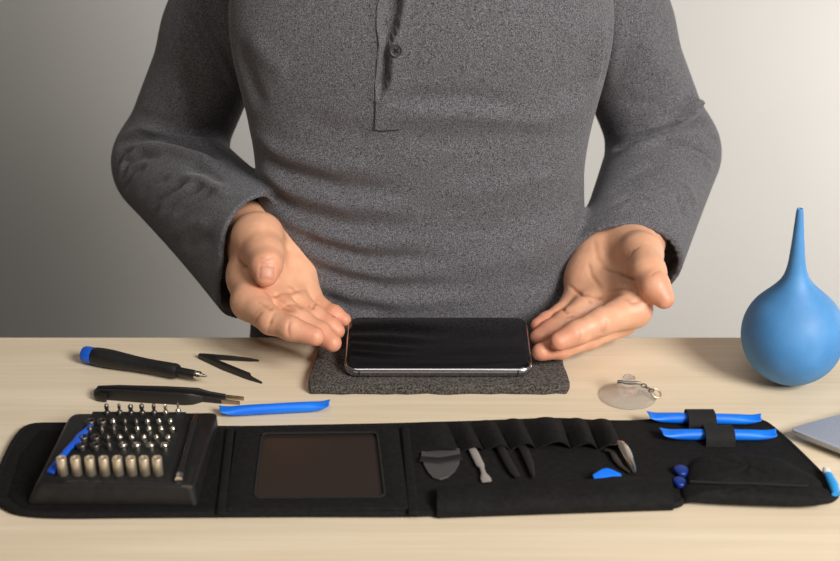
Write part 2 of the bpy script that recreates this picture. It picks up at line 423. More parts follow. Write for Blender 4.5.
# tweezers ---------------------------------------------------------------------
def strip(path, n=10):
    """path of (u, v, half thickness, half height): an upright metal strip standing on the table"""
    mb = MB(); pts = []; rad = []
    for u, v, t, h in path:
        g_ = G(u, v, 0); pts.append((g_[0], g_[1], Z0 + h + .0002)); rad.append((t, h))
    rings = []
    for i, p in enumerate(pts):
        a = Vector(pts[max(i - 1, 0)]); b = Vector(pts[min(i + 1, len(pts) - 1)]); t = (b - a); t.z = 0; t.normalize(); nrm = Vector((-t.y, t.x, 0)); w, h = rad[i]
        P0 = Vector(p); rings.append([tuple(P0 + nrm * w * i_ + Vector((0, 0, h * j_))) for i_, j_ in ((-1, -.8), (-.7, -1), (.7, -1), (1, -.8), (1, .8), (.7, 1), (-.7, 1), (-1, .8))])
    mb.loft(rings); return mb
tw = empty('flat_tweezers', tuple(G(150, 400, 0))); tag(tw, 'black coated tweezers with bare flat tips lying behind the bit case', 'tweezers')
strip([(95, 395.5, .0010, .0022), (96.5, 397.8, .0013, .0037), (104, 399.5, .0013, .0043), (150, 403.0, .0013, .0048), (185, 405.0, .0013, .0050), (193, 404.6, .0012, .0046), (203, 401.8, .0011, .0026), (222, 403.6, .0010, .0020)]).build('arm', M['blackmetal'], tw, bevel=.0003, smooth=True)
strip([(221, 403.5, .0009, .0017), (240, 404.8, .0007, .0014)]).build('tip', M['brass'], tw)
strip([(96, 394.5, .0010, .0022), (99, 395.5, .0013, .0040), (120, 396.2, .0013, .0046), (170, 398.0, .0013, .0048), (199, 398.6, .0012, .0044), (209, 397.6, .0011, .0026), (226, 399.2, .0010, .0020)]).build('arm', M['blackmetal'], tw, bevel=.0003, smooth=True)
strip([(225, 399.0, .0009, .0017), (244, 400.4, .0007, .0014)]).build('tip', M['brass'], tw)
MB().tube([S(95.5, 395.6, .0045), S(99, 396.6, .0045), S(106, 397.7, .0045)], [(.0014, .0030), (.0019, .0038), (.0014, .0036)], 12).build('joined_end', M['blackmetal'], tw, smooth=True)
t2 = empty('fine_tweezers', tuple(G(225, 370, 0))); tag(t2, 'small black fine-point tweezers lying open in a V beside the felt pad', 'tweezers')
strip([(199, 358.2, .0012, .0018), (203, 358.8, .0014, .0022), (232, 360.5, .0012, .0019), (250, 361.3, .0010, .0013), (259, 361.6, .0005, .0007)]).build('arm', M['blackmetal'], t2, bevel=.0003, smooth=True)
strip([(200, 358.6, .0014, .0022), (204, 360.2, .0017, .0024), (225, 370.0, .0019, .0028), (249, 379.3, .0017, .0026), (251, 380.4, .0010, .0018), (262, 383.8, .0005, .0007)]).build('arm', M['blackmetal'], t2, bevel=.0003, smooth=True)

# suction cup --------------------------------------------------------------------
sc = G(627.3, 396.5, 0)
su = empty('suction_cup', (sc[0], sc[1], Z0)); tag(su, 'small clear suction cup with a wire key ring, right of the pad', 'suction cup')
prof = [(0, .0032), (.008, .0028), (.015, .0014), (.0200, .0003), (.0210, .0001), (.0217, .0008), (.0210, .0017), (.0170, .0027), (.0120, .0040), (.0080, .0056), (.0052, .0074), (.0044, .0090), (.0044, .0106), (.0051, .0114), (.0052, .0158), (.0046, .0168), (.0, .0171)]
MB().lathe(prof, (sc[0], sc[1], Z0), 40).build('cup', M['clear'], su, smooth=True)
MB().tube([(sc[0] - .0085, sc[1] - .001, Z0 + .0134), (sc[0] - .0075, sc[1] - .001, Z0 + .0134), (sc[0] + .0075, sc[1] - .002, Z0 + .0128), (sc[0] + .009, sc[1] - .002, Z0 + .0124)], [.0012, .0013, .0012, .001], 10).build('pin', M['darksteel'], su, smooth=True)
def ringmb(c, r, wire, nrm, n=28):
    nrm = Vector(nrm).normalized(); a = nrm.orthogonal().normalized(); b = nrm.cross(a); mb = MB(); rings = []
    for i in range(n):
        t = 2 * math.pi * i / n; p = Vector(c) + a * (r * math.cos(t)) + b * (r * math.sin(t)); rad = (p - Vector(c)).normalized()
        rings.append([tuple(p + rad * (wire * math.cos(2 * math.pi * k / 8)) + nrm * (wire * math.sin(2 * math.pi * k / 8))) for k in range(8)])
    mb.loft(rings + [rings[0]], cap=False); return mb
for (dx, dy, dz, r, nn) in ((.0112, -.003, .0112, .0020, (.2, 1, .5)), (.0142, -.0035, .0094, .0019, (.3, .3, 1)), (.0170, -.004, .0076, .0019, (0, 1, .6))):
    ringmb((sc[0] + dx, sc[1] + dy, Z0 + dz), r, .0005, nn).build('chain_link', M['darksteel'], su, smooth=True)
ringmb((sc[0] + .0205, sc[1] - .004, Z0 + .0052), .0042, .0008, (.4, -.5, 1.2)).build('key_ring', M['nickel'], su, smooth=True)

# blue opening tools ----------------------------------------------------------------
def opening_tool_mesh(Lh=.0388):
    mb = MB(); rings = []; n = 16
    prof = [(-1.00, .0046, .0007, .0016), (-.97, .0052, .0010, .0010), (-.90, .0050, .0018, .0002), (-.80, .0045, .0028, 0), (-.6, .0041, .0034, 0), (-.3, .0038, .0035, 0), (0, .0037, .0035, 0), (.3, .0038, .0035, 0), (.6, .0041, .0034, 0), (.80, .0045, .0028, 0), (.90, .0050, .0018, .0002), (.97, .0052, .0010, .0010), (1.0, .0046, .0007, .0016)]
    for t, w, h, dz in prof:
        rg = []
        for k in range(n):
            a = 2 * math.pi * k / n; y = w * math.cos(a); z = h * math.sin(a)
            s = (abs(t) - .8) / .2 if abs(t) > .8 else 0
            x = t * Lh + math.copysign(s * (abs(y) * .55 - .001 + .35 * max(y, 0)), t)      # notched fish-tail ends
            rg.append((x, y * 1.08, z * 1.15 + dz + s * abs(y) * .25 + .0042))
        rings.append(rg)
    return mb.loft(rings)
def place_axis(o, a, b, dz=0):
    a, b = np.array(a), np.array(b); m = (a + b) / 2; d = b - a
    o.location = (m[0], m[1], m[2] + dz); o.rotation_euler = (0, -math.asin(d[2] / np.linalg.norm(d)), math.atan2(d[1], d[0]))
tool0 = opening_tool_mesh().build('opening_tool', M['blue'], smooth=True, origin=(0, 0, 0), sub=1)
place_axis(tool0, G(221, 416.5, 0), G(329, 410.5, 0)); tool0.location.z = Z0
tag(tool0, 'blue plastic opening tool lying loose on the table behind the tool roll', 'pry tool', 'blue opening tools')
#ROLL
# ------------------------------------------------------------------ tool roll
MT = .0045     # thickness of the mat
roll = empty('tool_roll', (0, .73, Z0)); tag(roll, 'long black fabric tool roll opened flat along the front of the table', 'tool roll')
ol = [(30, 425), (60, 423.5), (130, 424), (222, 427), (300, 426), (400, 424), (430, 423), (470, 422), (520, 420), (560, 419), (600, 421), (640, 421), (680, 417), (730, 417), (760, 420), (777, 431), (800, 452), (822, 474), (836, 487), (834, 495), (822, 498.5), (790, 499), (740, 497.5), (700, 496), (684, 498), (670, 503), (600, 505), (520, 507.5), (440, 510), (400, 511), (300, 511), (205, 511.5), (130, 512), (60, 512.5), (22, 510), (4, 503), (-5, 492), (-2, 477), (6, 456), (17, 436)]
ow = [G(u, v, MT) for u, v in ol]
ow2 = smooth_poly(ow, 4)
MB().prism(ow2, Z0 + .0002, Z0 + MT).build('mat', M['nylon'], roll, bevel=.0008, seg=2, smooth=True, angle=60)
MB().tube([(x, y, Z0 + .0027) for x, y in ow2 + ow2[:2]], .0025, 8, cap=False).build('edge_binding', M['nylon'], roll, smooth=True)
def quad_prism(px, h0, h1, name, m, parent=roll, bev=.0008, n=0, r=None):
    w = [G(u, v, h1) for u, v in px]
    pts = [(p[0], p[1]) for p in w]
    if n: pts = smooth_poly(pts, n)
    return MB().prism(pts, Z0 + h0, Z0 + h1).build(name, m, parent, bevel=bev, smooth=True, angle=50)
# lining under the bit case
quad_prism([(40, 430), (222, 432), (214, 508), (24, 510), (8, 496), (20, 455)], MT - .0005, MT + .0006, 'lining', M['velour'])
# fold strips between panels
quad_prism([(226, 428), (234, 428), (226, 512), (216, 512)], MT - .0005, MT + .0022, 'fold', M['nylon'], bev=.0012)
quad_prism([(401, 426), (409, 426), (419, 512), (408, 512)], MT - .0005, MT + .0025, 'fold', M['nylon'], bev=.0012)
# window pocket: frame with a rounded opening and a vinyl pane
def g2(u, v, h): p = G(u, v, h); return (p[0], p[1])
outer = [g2(236, 429, MT + .002), g2(398, 427, MT + .002), g2(409, 508, MT + .002), g2(225, 510, MT + .002)]
inner = [g2(262, 433.5, MT + .002), g2(377, 432.5, MT + .002), g2(385, 497, MT + .002), g2(254, 498, MT + .002)]
def roundq(qd, r, n=5):
    out = []
    for i in range(4):
        p = np.array(qd[i]); a = np.array(qd[i - 1]) - p; b = np.array(qd[(i + 1) % 4]) - p; a /= np.linalg.norm(a); b /= np.linalg.norm(b)
        for k in range(n + 1):
            t = k / n; out.append(tuple(p + a * r * (1 - t) ** 2 + b * r * t ** 2))
    return out
io = roundq(outer, .003); ii = roundq(inner, .005)
mb = MB(); n = len(io)
vs = [(x, y, Z0 + MT - .0003) for x, y in io] + [(x, y, Z0 + MT + .0021) for x, y in io] + [(x, y, Z0 + MT + .0022) for x, y in ii] + [(x, y, Z0 + MT - .0003) for x, y in ii]
fs = []
for k in range(3):
    for i in range(n): j = (i + 1) % n; fs.append((k * n + i, k * n + j, (k + 1) * n + j, (k + 1) * n + i))
mb.add(vs, fs)
fr = mb.build('window_frame', M['nylon'], roll, bevel=.0007, smooth=True, angle=50)
MB().prism(roundq(inner, .005), Z0 + MT - .0002, Z0 + MT + .0006).build('window_pane', M['window'], roll)
MB().tube([(x, y, Z0 + MT + .0021) for x, y in ii + ii[:2]], .0009, 6, cap=False).build('window_piping', M['elastic'], roll, smooth=True)
# row of slip pockets, open towards the camera
back_u = [409, 447, 470, 496, 523, 561, 587, 612]; front_u = [411, 460, 484, 510, 536, 571, 598, 623]
back_v = [426, 424.5, 424, 423, 421.5, 421, 422, 423]; front_v = [453, 452, 451, 450, 449, 449, 450, 450]
hts = [.0042, .0050, .0056, .0062, .0072, .0064, .0070]
for i in range(7):
    b0, b1 = G(back_u[i], back_v[i], MT), G(back_u[i + 1], back_v[i + 1], MT); f0, f1 = G(front_u[i], front_v[i], MT), G(front_u[i + 1], front_v[i + 1], MT)
    mb = MB(); rings = []; m = 12
    for k in range(9):
        t = k / 8; e0 = b0 + (f0 - b0) * t; e1 = b1 + (f1 - b1) * t; H = hts[i] * (.45 + .75 * math.sin(min(1, t * 1.15) * math.pi * .5) - .12 * t * t)
        up = []; lo = []
        for j in range(m + 1):
            s = j / m; p = e0 + (e1 - e0) * s; skew = math.sin(math.pi * s ** 1.35) ** .8
            dy = -.0022 * t * math.sin(math.pi * s)
            up.append((p[0], p[1] + dy, Z0 + MT + H * skew + .0004)); lo.append((p[0], p[1] + dy, Z0 + MT + max(H * skew - .0010, -.0003)))
        rings.append(up + lo[::-1])
    mb.loft(rings).build('slip_pocket', M['nylon'], roll, smooth=True)
# low flap folded over along the front edge
A0, A1 = G(437, 487, .012), G(672, 474, .012); Bt0, Bt1 = G(434, 489.5, .0115), G(674, 478, .0115); C0, C1 = G(437, 517.5, .001), G(673, 509.5, .001)
mb = MB(); rings = []
for k in range(25):
    t = k / 24; a = A0 + (A1 - A0) * t; c_ = C0 + (C1 - C0) * t; y0, y1 = c_[1] - .001, a[1] + .004; x = a[0] * .5 + c_[0] * .5; e = .93 + .07 * min(1, 8 * min(t, 1 - t)); w = .0006 * math.sin(t * 19) + .0004 * math.sin(t * 43)
    prof = [(0, .0012), (-.0015, .0045), (-.0002, .0088), (.006, .0116), (.5 * (y1 - y0), .0128), (y1 - y0 - .006, .0122), (y1 - y0 - .0012, .0100), (y1 - y0, .0065), (y1 - y0 - .001, .0048), (.5 * (y1 - y0), .0046)]
    xx = a[0] + (c_[0] - a[0]) * .5
    rings.append([(a[0] + (c_[0] - a[0]) * (1 - dy / (y1 - y0)), y0 + dy, Z0 + (h * e + w * (h > .008))) for dy, h in prof])
mb.loft(rings).build('front_flap', M['nylon'], roll, smooth=True)
# zipped pouch at the right end
def pouch(px, h, name, m, base=MT, lump=.0006):
    w = [G(u, v, base + h * .4) for u, v in px]; o = np.array(smooth_poly(w, 4)); c0 = o.mean(0); rings = []
    for k in range(9):
        a = k / 8 * math.pi / 2; s = math.cos(a) ** .55 if k < 8 else .02; z = h * math.sin(a)
        rings.append([(c0[0] + (p[0] - c0[0]) * s, c0[1] + (p[1] - c0[1]) * s, Z0 + base - .0004 + z + lump * math.sin(p[0] * 190 + p[1] * 240 + k) * math.sin(a)) for p in o])
    return MB().loft(rings).build(name, m, roll, smooth=True)
pouch([(688, 466), (700, 457), (740, 453), (780, 458), (806, 470), (824, 484), (790, 488), (740, 487), (692, 484)], .0085, 'pouch_flap', M['nylon'])
pouch([(684, 484), (720, 483), (780, 486), (822, 486), (834, 494), (815, 501.5), (760, 501), (700, 498), (684, 496)], .0075, 'zip_pouch', M['nylon'])
MB().tube([S(690, 481.5, MT + .0075), S(720, 483, MT + .0085), S(750, 483.5, MT + .0085), S(780, 485, MT + .008), S(808, 486, MT + .006)], .0008, 8).build('zip', M['elastic'], roll, smooth=True)
# the two tools held by elastic loops
hold = [((648, 422.5), (760, 425.0), 'far blue opening tool under the back elastic loop of the tool roll'), ((659, 439.5), (777, 440.5), 'near blue opening tool under the front elastic loop of the tool roll')]
for (a, b, lab) in hold:
    o = copy_tree(tool0); place_axis(o, G(a[0], a[1], MT), G(b[0], b[1], MT)); o.location.z = Z0 + MT + .0001
    o['label'] = lab
tag(tool0, 'blue plastic opening tool lying loose on the table behind the tool roll', 'pry tool', 'blue opening tools')
def loop(u0, u1, v, H=.0100):
    p0, p1 = G(u0, v, MT), G(u1, v, MT); rings = []
    for p in (p0, p0 + (p1 - p0) * .05, (p0 + p1) / 2, p1 + (p0 - p1) * .05, p1):
        up = []; lo = []
        for k in range(15):
            t = k / 14; a = math.pi * t; y = -.0098 * math.cos(a); z = H * math.sin(a) ** .6 if 0 < k < 14 else 0
            y2 = -.0085 * math.cos(a); z2 = (H - .0009) * math.sin(a) ** .6 if 0 < k < 14 else 0
            up.append((p[0], p[1] + y, Z0 + MT + z + .0003)); lo.append((p[0], p[1] + y2, Z0 + MT + z2 - .0003))
        rings.append(up + lo[::-1])
    return MB().loft(rings).build('elastic_loop', M['elastic'], roll, smooth=True)
loop(686, 713.5, 424.0); loop(703, 732, 440.2)
quad_prism([(697, 427), (722, 426.5), (727, 431.5), (703, 432.5)], MT - .0004, MT + .0012, 'elastic_strip', M['elastic'])

# things in the roll ------------------------------------------------------------------
H1 = MT + .0016
sp = MB(); pts = [(421.5, 450), (459.5, 448.5), (460.5, 456.5), (459, 464), (454.5, 471.5), (448, 477), (440, 479.5), (433, 477.5), (428, 472.5), (424, 465), (421, 457)]
sp.prism([g2(u, v, H1) for u, v in pts], Z0 + H1 - .0009, Z0 + H1 + .0003)
o = sp.build('metal_scraper', M['scraper'], bevel=.0003, origin=centre(sp)); tag(o, 'dark grey rounded metal scraper in the leftmost slip pocket of the roll', 'scraper')
MB().tube([(*g2(420.5, 458.5, H1 + .001), Z0 + H1 + .0009), (*g2(440, 460.5, H1 + .001), Z0 + H1 + .0012), (*g2(461, 456.5, H1 + .001), Z0 + H1 + .0009)], [(.0035, .0007)] * 3, 10).build('rubber_band', M['rubber_black'], o, smooth=True, origin=centre(sp))
def flat_tool(name, path, m, lab, cat, h=.0022):
    mb = MB(); pts = []; rad = []
    for u, v, wpx, th in path:
        p = G(u, v, MT + h); pts.append(tuple(p)); rad.append((wpx / 1500., th))
    mb.tube(pts, rad, 12); o = mb.build(name, m, smooth=True, origin=centre(mb)); return tag(o, lab, cat)
flat_tool('steel_spudger', [(469, 444, 4.0, .0012), (474, 452, 4.4, .0013), (480.5, 465.5, 4.4, .0013), (482, 468, 2.5, .0012), (483.5, 473, 2.5, .0010), (485.5, 478, 5.2, .0007), (487, 481.5, 5.0, .0005)], M['satin'], 'pale steel spudger standing out of the second slip pocket', 'spudger')
flat_tool('black_spudger', [(496, 442, 4.8, .0016), (502, 450, 5.0, .0017), (508, 462, 4.8, .0017), (514, 472, 4.2, .0010), (518, 477, 3.0, .0005)], M['rubber_black'], 'black nylon spudger in the third slip pocket, beside the steel spudger', 'spudger', .0026)
flat_tool('black_spudger', [(519, 442, 4.8, .0017), (524.5, 451, 5.2, .0019), (530, 464, 4.6, .0018), (532.5, 473, 2.8, .0012), (534, 478, 1.0, .0006)], M['rubber_black'], 'black pointed nylon spudger in the fourth slip pocket', 'spudger', .0028)
pkc = G(607, 475.5, .0095); mb = MB(); pf = smooth_poly([(-.0095, -.001), (-.007, .0020), (0, .0052), (.007, .0022), (.0095, -.001), (.005, -.010), (0, -.0135), (-.005, -.010)], 4)
mb.loft([[(x, y, 0) for x, y in pf], [(x, y, .0009) for x, y in pf]])
o = mb.build('opening_pick', M['blue'], bevel=.0003, smooth=True, origin=(0, 0, 0)); o.location = tuple(pkc); o.rotation_euler = (math.radians(28), 0, math.radians(2)); tag(o, 'blue triangular opening pick peeking over the front flap', 'pick')
# angled tweezers with a shiny bend
nt_ = empty('angled_tweezers', (G(622, 455, MT)[0], G(622, 455, MT)[1], Z0 + MT)); tag(nt_, 'steel angled tweezers sticking out of the rightmost slip pocket', 'tweezers')
MB().tube([S(606, 444, .0080), S(612, 443, .0095), S(621, 443.2, .0105), S(624.5, 448, .0105), S(629, 457, .0100), S(633, 467, .0085), S(635, 473, .0070)], [(.0020, .0012), (.0028, .0013), (.0034, .0013), (.0036, .0013), (.0032, .0013), (.0022, .0011), (.0009, .0008)], 12).build('arm', M['chrome'], nt_, smooth=True)
MB().tube([S(606, 450, .0068), S(612, 451.5, .0072), S(616, 459, .0070), S(621, 466, .0064), S(630, 473, .0060)], [(.0018, .0010), (.0022, .0011), (.0024, .0011), (.0020, .0010), (.0008, .0007)], 12).build('arm', M['darksteel'], nt_, smooth=True)
# dark blue picks showing in the mouth of the zip pouch
for (u, v, r, lab) in ((681, 470, .0052, 'dark blue pick showing at the mouth of the zip pouch, upper one'), (679.5, 481.5, .0046, 'dark blue pick showing at the mouth of the zip pouch, lower one')):
    p = G(u, v, MT + .003); mb = MB()
    mb.prism(smooth_poly([(p[0] + r * 1.0 * math.cos(a), p[1] + r * 1.15 * math.sin(a)) for a in (0.3, 1.57, 2.84, 4.2, 5.2)], 4), Z0 + MT + .0003, Z0 + MT + .0042)
    o = mb.build('opening_pick', M['deepblue'], bevel=.0012, smooth=True, origin=centre(mb)); tag(o, lab, 'pick', 'picks in the zip pouch')
cy = empty('small_blue_tool', tuple(G(832, 482, .005))); tag(cy, 'small bright blue tool with white tip at the right end of the roll', 'pry tool')
MB().tube([S(836, 494, .0075), S(833.5, 485, .0085), S(828, 474, .0090)], [(.0026, .0020), (.0034, .0024), (.0028, .0020)], 14).build('shaft', M['cyan'], cy, smooth=True)
MB().tube([S(828, 474.3, .0090), S(826.5, 471, .0092), S(825.5, 468.5, .0092)], [(.0027, .0019), (.0028, .0019), (.0020, .0014)], 14).build('tip', M['whiteplastic'], cy, smooth=True)

# ------------------------------------------------------------------ bit case
HC = .0190
case = empty('bit_case', (*g2(118, 470, 0), Z0 + MT)); tag(case, 'black plastic bit case full of screwdriver bits at the left end of the roll', 'bit case')
q_t = [g2(36, 484.5, HC), g2(193, 487, HC), g2(217.5, 412.5, HC), g2(72, 413.5, HC)]
q_b = [g2(27, 505.5, MT), g2(197.5, 506.5, MT), g2(219, 425.5, MT), g2(66, 426, MT)]
def ins_q(qd, s): c_ = np.mean(np.array(qd), 0); return [tuple(c_ + (np.array(p) - c_) * s) for p in qd]
rings = []
for qd, z, r in ((q_b, MT + .0011, .004), (q_b, MT + .002, .005), ([tuple((np.array(a) * .25 + np.array(b) * .75)) for a, b in zip(q_b, q_t)], HC - .0028, .005), (q_t, HC - .0008, .005), (ins_q(q_t, .985), HC, .005)):
    rings.append([(x, y, Z0 + z) for x, y in roundq(qd, r, 5)])
mb = MB().loft(rings, cap=False); nn = len(rings[0]); mb.f.append(tuple(range(nn))[::-1]); mb.f.append(tuple(range((len(rings) - 1) * nn, len(rings) * nn)))
mb.build('tray', M['tray'], case, smooth=True)
quad_prism([(189.5, 417), (202, 417), (187, 482.5), (172.5, 482)], HC - .0004, HC + .0002, 'long_slot_shade', M['slot_shade_panel'], case, bev=0)  # flat dark sheet on the tray, painted shade instead of a cut slot
quad_prism([(86, 424), (93, 428), (58, 473.5), (46.5, 472)], HC - .0004, HC + .0002, 'tool_slot_shade', M['slot_shade_panel'], case, bev=0)  # same for the left slot: its shade is a dark sheet
quad_prism([(93, 411.5), (186, 412), (166, 481), (55, 479)], HC - .0004, HC + .00025, 'bit_panel', M['slot_shade_panel'], case, bev=0)
MB().tube([S(182, 486.8, HC - .001), S(192, 487, HC - .001)], .0014, 10).build('latch', M['darksteel'], case, smooth=True)
# extension shaft lying in the long recess
ex = empty('bit_extension', (*g2(186, 450, HC), Z0 + HC)); tag(ex, 'black bit extension shaft lying in the right slot of the bit case', 'bit extension')
h_ = HC + .0022
MB().tube([S(194, 422, h_), S(192.5, 428, h_), S(192, 430, h_), S(181.5, 468, h_), S(181, 470, h_), S(179.5, 476, h_)], [.0024, .0024, .0019, .0019, .0026, .0026], 14).build('shaft', M['rubber_black'], ex, smooth=True)
MB().tube([S(195.8, 415.5, h_), S(194, 422.5, h_)], [.0017, .0019], 10).build('hex_end', mat('copper_brown_steel', srgb(120, 84, 66), .35, 1.0), ex, smooth=True)
MB().tube([S(179.6, 475.5, h_), S(178.7, 480, h_)], [.0027, .0025], 14).build('socket_end', M['chrome'], ex, smooth=True)
# blue pry tool lying in the left slot
bp_ = MB().tube([S(91.5, 424, HC + .002), S(87, 430, HC + .002), S(80, 436, HC + .0026), S(76, 442, HC + .0026), S(68, 449, HC + .0022), S(58, 462, HC + .0022), S(52, 470.5, HC + .0016), S(50, 473, HC + .001)], [(.0014, .0012), (.0024, .0018), (.0028, .0022), (.0030, .0022), (.0022, .0018), (.0026, .0018), (.0034, .0014), (.0030, .0008)], 14)
o = bp_.build('slim_pry_tool', M['deepblue'], smooth=True, origin=centre(bp_)); o.data.materials[0] = noise_col(mat('royal_blue_plastic', (0, .1, .6, 1), .4), srgb(16, 76, 186), srgb(22, 88, 205), 50); tag(o, 'deep blue slim pry tool lying in the left slot of the bit case', 'pry tool')
# bits
ordn = ['first', 'second', 'third', 'fourth', 'fifth', 'sixth', 'seventh', 'eighth', 'ninth', 'tenth']
def hexring(r, z, n=6, ph=0): return [(r * math.cos(2 * math.pi * k / n + ph), r * math.sin(2 * math.pi * k / n + ph), z) for k in range(n)]
def socket_mesh():
    m = MB(); m.lathe([(.0028, 0), (.0032, .0003), (.0032, .0128), (.0030, .0132), (.0023, .0132), (.0021, .0126), (.0021, .0085), (0, .0085)], (0, 0, 0), 28); return m
def ring_mesh():
    m = MB(); m.lathe([(.0024, 0), (.0033, .0002), (.0033, .0040), (.0030, .0044), (.0023, .0044), (.0021, .0038), (.0021, .0012), (0, .0012)], (0, 0, 0), 28); return m
def stub_mesh():
    m = MB(); m.loft([hexring(.0021, 0), hexring(.0021, .0036), hexring(.0016, .0044)]); m.lathe([(.0010, .0044), (.0010, .0052), (.0004, .0056)], (0, 0, 0), 10); return m
def dome_mesh():
    m = MB(); m.lathe([(.0028, 0), (.0029, .0028), (.0026, .0042), (.0018, .0051), (.0008, .0054), (0, .0055)], (0, 0, 0), 24); return m
def tall_mesh(k):
    m = MB(); m.loft([hexring(.0021, 0), hexring(.0021, .0028), hexring(.0016, .0034)])
    tip = [(.0013, .0009), (.0009, .0007), (.0015, .0004), (.0014, .0010), (.0011, .0008), (.0010, .0003), (.0006, .0003)][k]
    m.lathe([(.0013, .0033), (tip[0] * .9, .0042), (tip[0] * 1.25, .0060), (tip[0] * 1.25, .0074), (tip[1] * 1.2, .0086), (tip[1] * .6, .0090)], (0, 0, 0), 12); return m
row = [(107.5, 415.3), (120, 415.3), (131.3, 415.3), (142.5, 415.3), (154.5, 415.3), (166, 415.2), (178.5, 414)]
for k, (u, v) in enumerate(row):
    o = tall_mesh(k).build('screwdriver_bit', M['darksteel'] if k < 5 else M['chrome'], smooth=True, origin=(0, 0, 0)); o.location = (*g2(u, v, HC), Z0 + HC + .0004)
    tag(o, 'tall thin screwdriver bit, %s from the left in the back row of the bit case' % ordn[k], 'screwdriver bit', 'bits standing in the bit case')
protos = {}
def proto(kind):
    fn = {'socket': (socket_mesh, M['nickel']), 'ring': (ring_mesh, M['darksteel']), 'stub': (stub_mesh, M['chrome']), 'dome': (dome_mesh, M['chrome']), 'dark': (stub_mesh, M['darksteel'])}[kind]
    if kind in protos:
        o = protos[kind].copy(); COL.objects.link(o); return o
    protos[kind] = fn[0]().build({'socket': 'nut_driver_socket', 'ring': 'nut_driver_socket', 'stub': 'screwdriver_bit', 'dome': 'screwdriver_bit', 'dark': 'screwdriver_bit'}[kind], fn[1], smooth=True, origin=(0, 0, 0)); return protos[kind]
rows = [('second row from back', 426.0, 91, 171, ['ring', 'ring', 'stub', 'dark', 'dark', 'stub', 'stub', 'stub']),
        ('third row from back', 433.5, 90.5, 173.5, ['dark', 'dark', 'dark', 'dark', 'stub', 'stub', 'stub', 'stub']),
        ('fourth row from back', 442.0, 84, 169, ['ring', 'ring', 'dark', 'stub', 'stub', 'stub', 'stub', 'stub']),
        ('fifth row from back', 450.0, 82, 165, ['ring', 'ring', 'dark', 'dome', 'dome', 'dome', 'dome'])]
for nm, v, u0, u1, ks in rows:
    for k, kd in enumerate(ks):
        u = u0 + (u1 - u0) * k / (len(ks) - 1); o = proto(kd); o.location = (*g2(u, v, HC), Z0 + HC + .0004); o.rotation_euler = (0, 0, .3 * k)
        w = {'ring': 'short hollow steel socket', 'stub': 'short shiny hex bit', 'dark': 'short dark hex bit', 'dome': 'short bright dome-ended bit'}[kd]
        tag(o, '%s, %s from left in %s of bit case' % (w, ordn[k], nm), 'socket' if kd == 'ring' else 'screwdriver bit', 'bits standing in the bit case')
for k, u in enumerate([63.5, 77.5, 91.5, 105.5, 119, 132.5, 145.5, 158.5]):
    o = proto('socket'); o.location = (*g2(u, 475.3, HC), Z0 + HC + .0004)
    tag(o, 'upright brushed steel socket, %s from the left in the front row of the bit case' % ordn[k], 'socket', 'sockets in the front row')
#PERSON
# ------------------------------------------------------------------ person
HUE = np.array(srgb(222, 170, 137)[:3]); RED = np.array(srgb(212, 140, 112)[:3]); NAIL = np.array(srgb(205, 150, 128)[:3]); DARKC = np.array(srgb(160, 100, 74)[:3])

def make_hand(J, side):
    """J: dict of chains of (u, v, y, r). returns sdf, chains in 3D"""
    C3 = {k: [(P(u, v, y), r) for (u, v, y, r) in ch] for k, ch in J.items()}
    def fn(X):
        W = C3['wrist']
        palm = None
        for i in range(len(W) - 1):
            c = cone(X, W[i][0], W[i + 1][0], W[i][1], W[i + 1][1]); palm = c if palm is None else smin(palm, c, .012)
        for k in ('m_index', 'm_middle', 'm_ring', 'm_pinky'):
            ch = C3[k]
            for i in range(len(ch) - 1): palm = smin(palm, cone(X, ch[i][0], ch[i + 1][0], ch[i][1], ch[i + 1][1]), .014)
        for k in ('hypo', 'web', 'extra'):
            if k in C3:
                ch = C3[k]
                for i in range(len(ch) - 1): palm = smin(palm, cone(X, ch[i][0], ch[i + 1][0], ch[i][1], ch[i + 1][1]), .012)
        th = None; ch = C3['thumb']
        for i in range(len(ch) - 1):
            c = cone(X, ch[i][0], ch[i + 1][0], ch[i][1], ch[i + 1][1]); th = c if th is None else smin(th, c, .006)
        d = smin(palm, th, .007)
        fing = None
        for k in ('index', 'middle', 'ring', 'pinky'):
            ch = C3[k]; f = None
            for i in range(len(ch) - 1):
                c = cone(X, ch[i][0], ch[i + 1][0], ch[i][1], ch[i + 1][1]); f = c if f is None else smin(f, c, .004)
            fing = f if fing is None else smin(fing, f, .0012)
        d = smin(d, fing, .006)
        return d
    return fn, C3

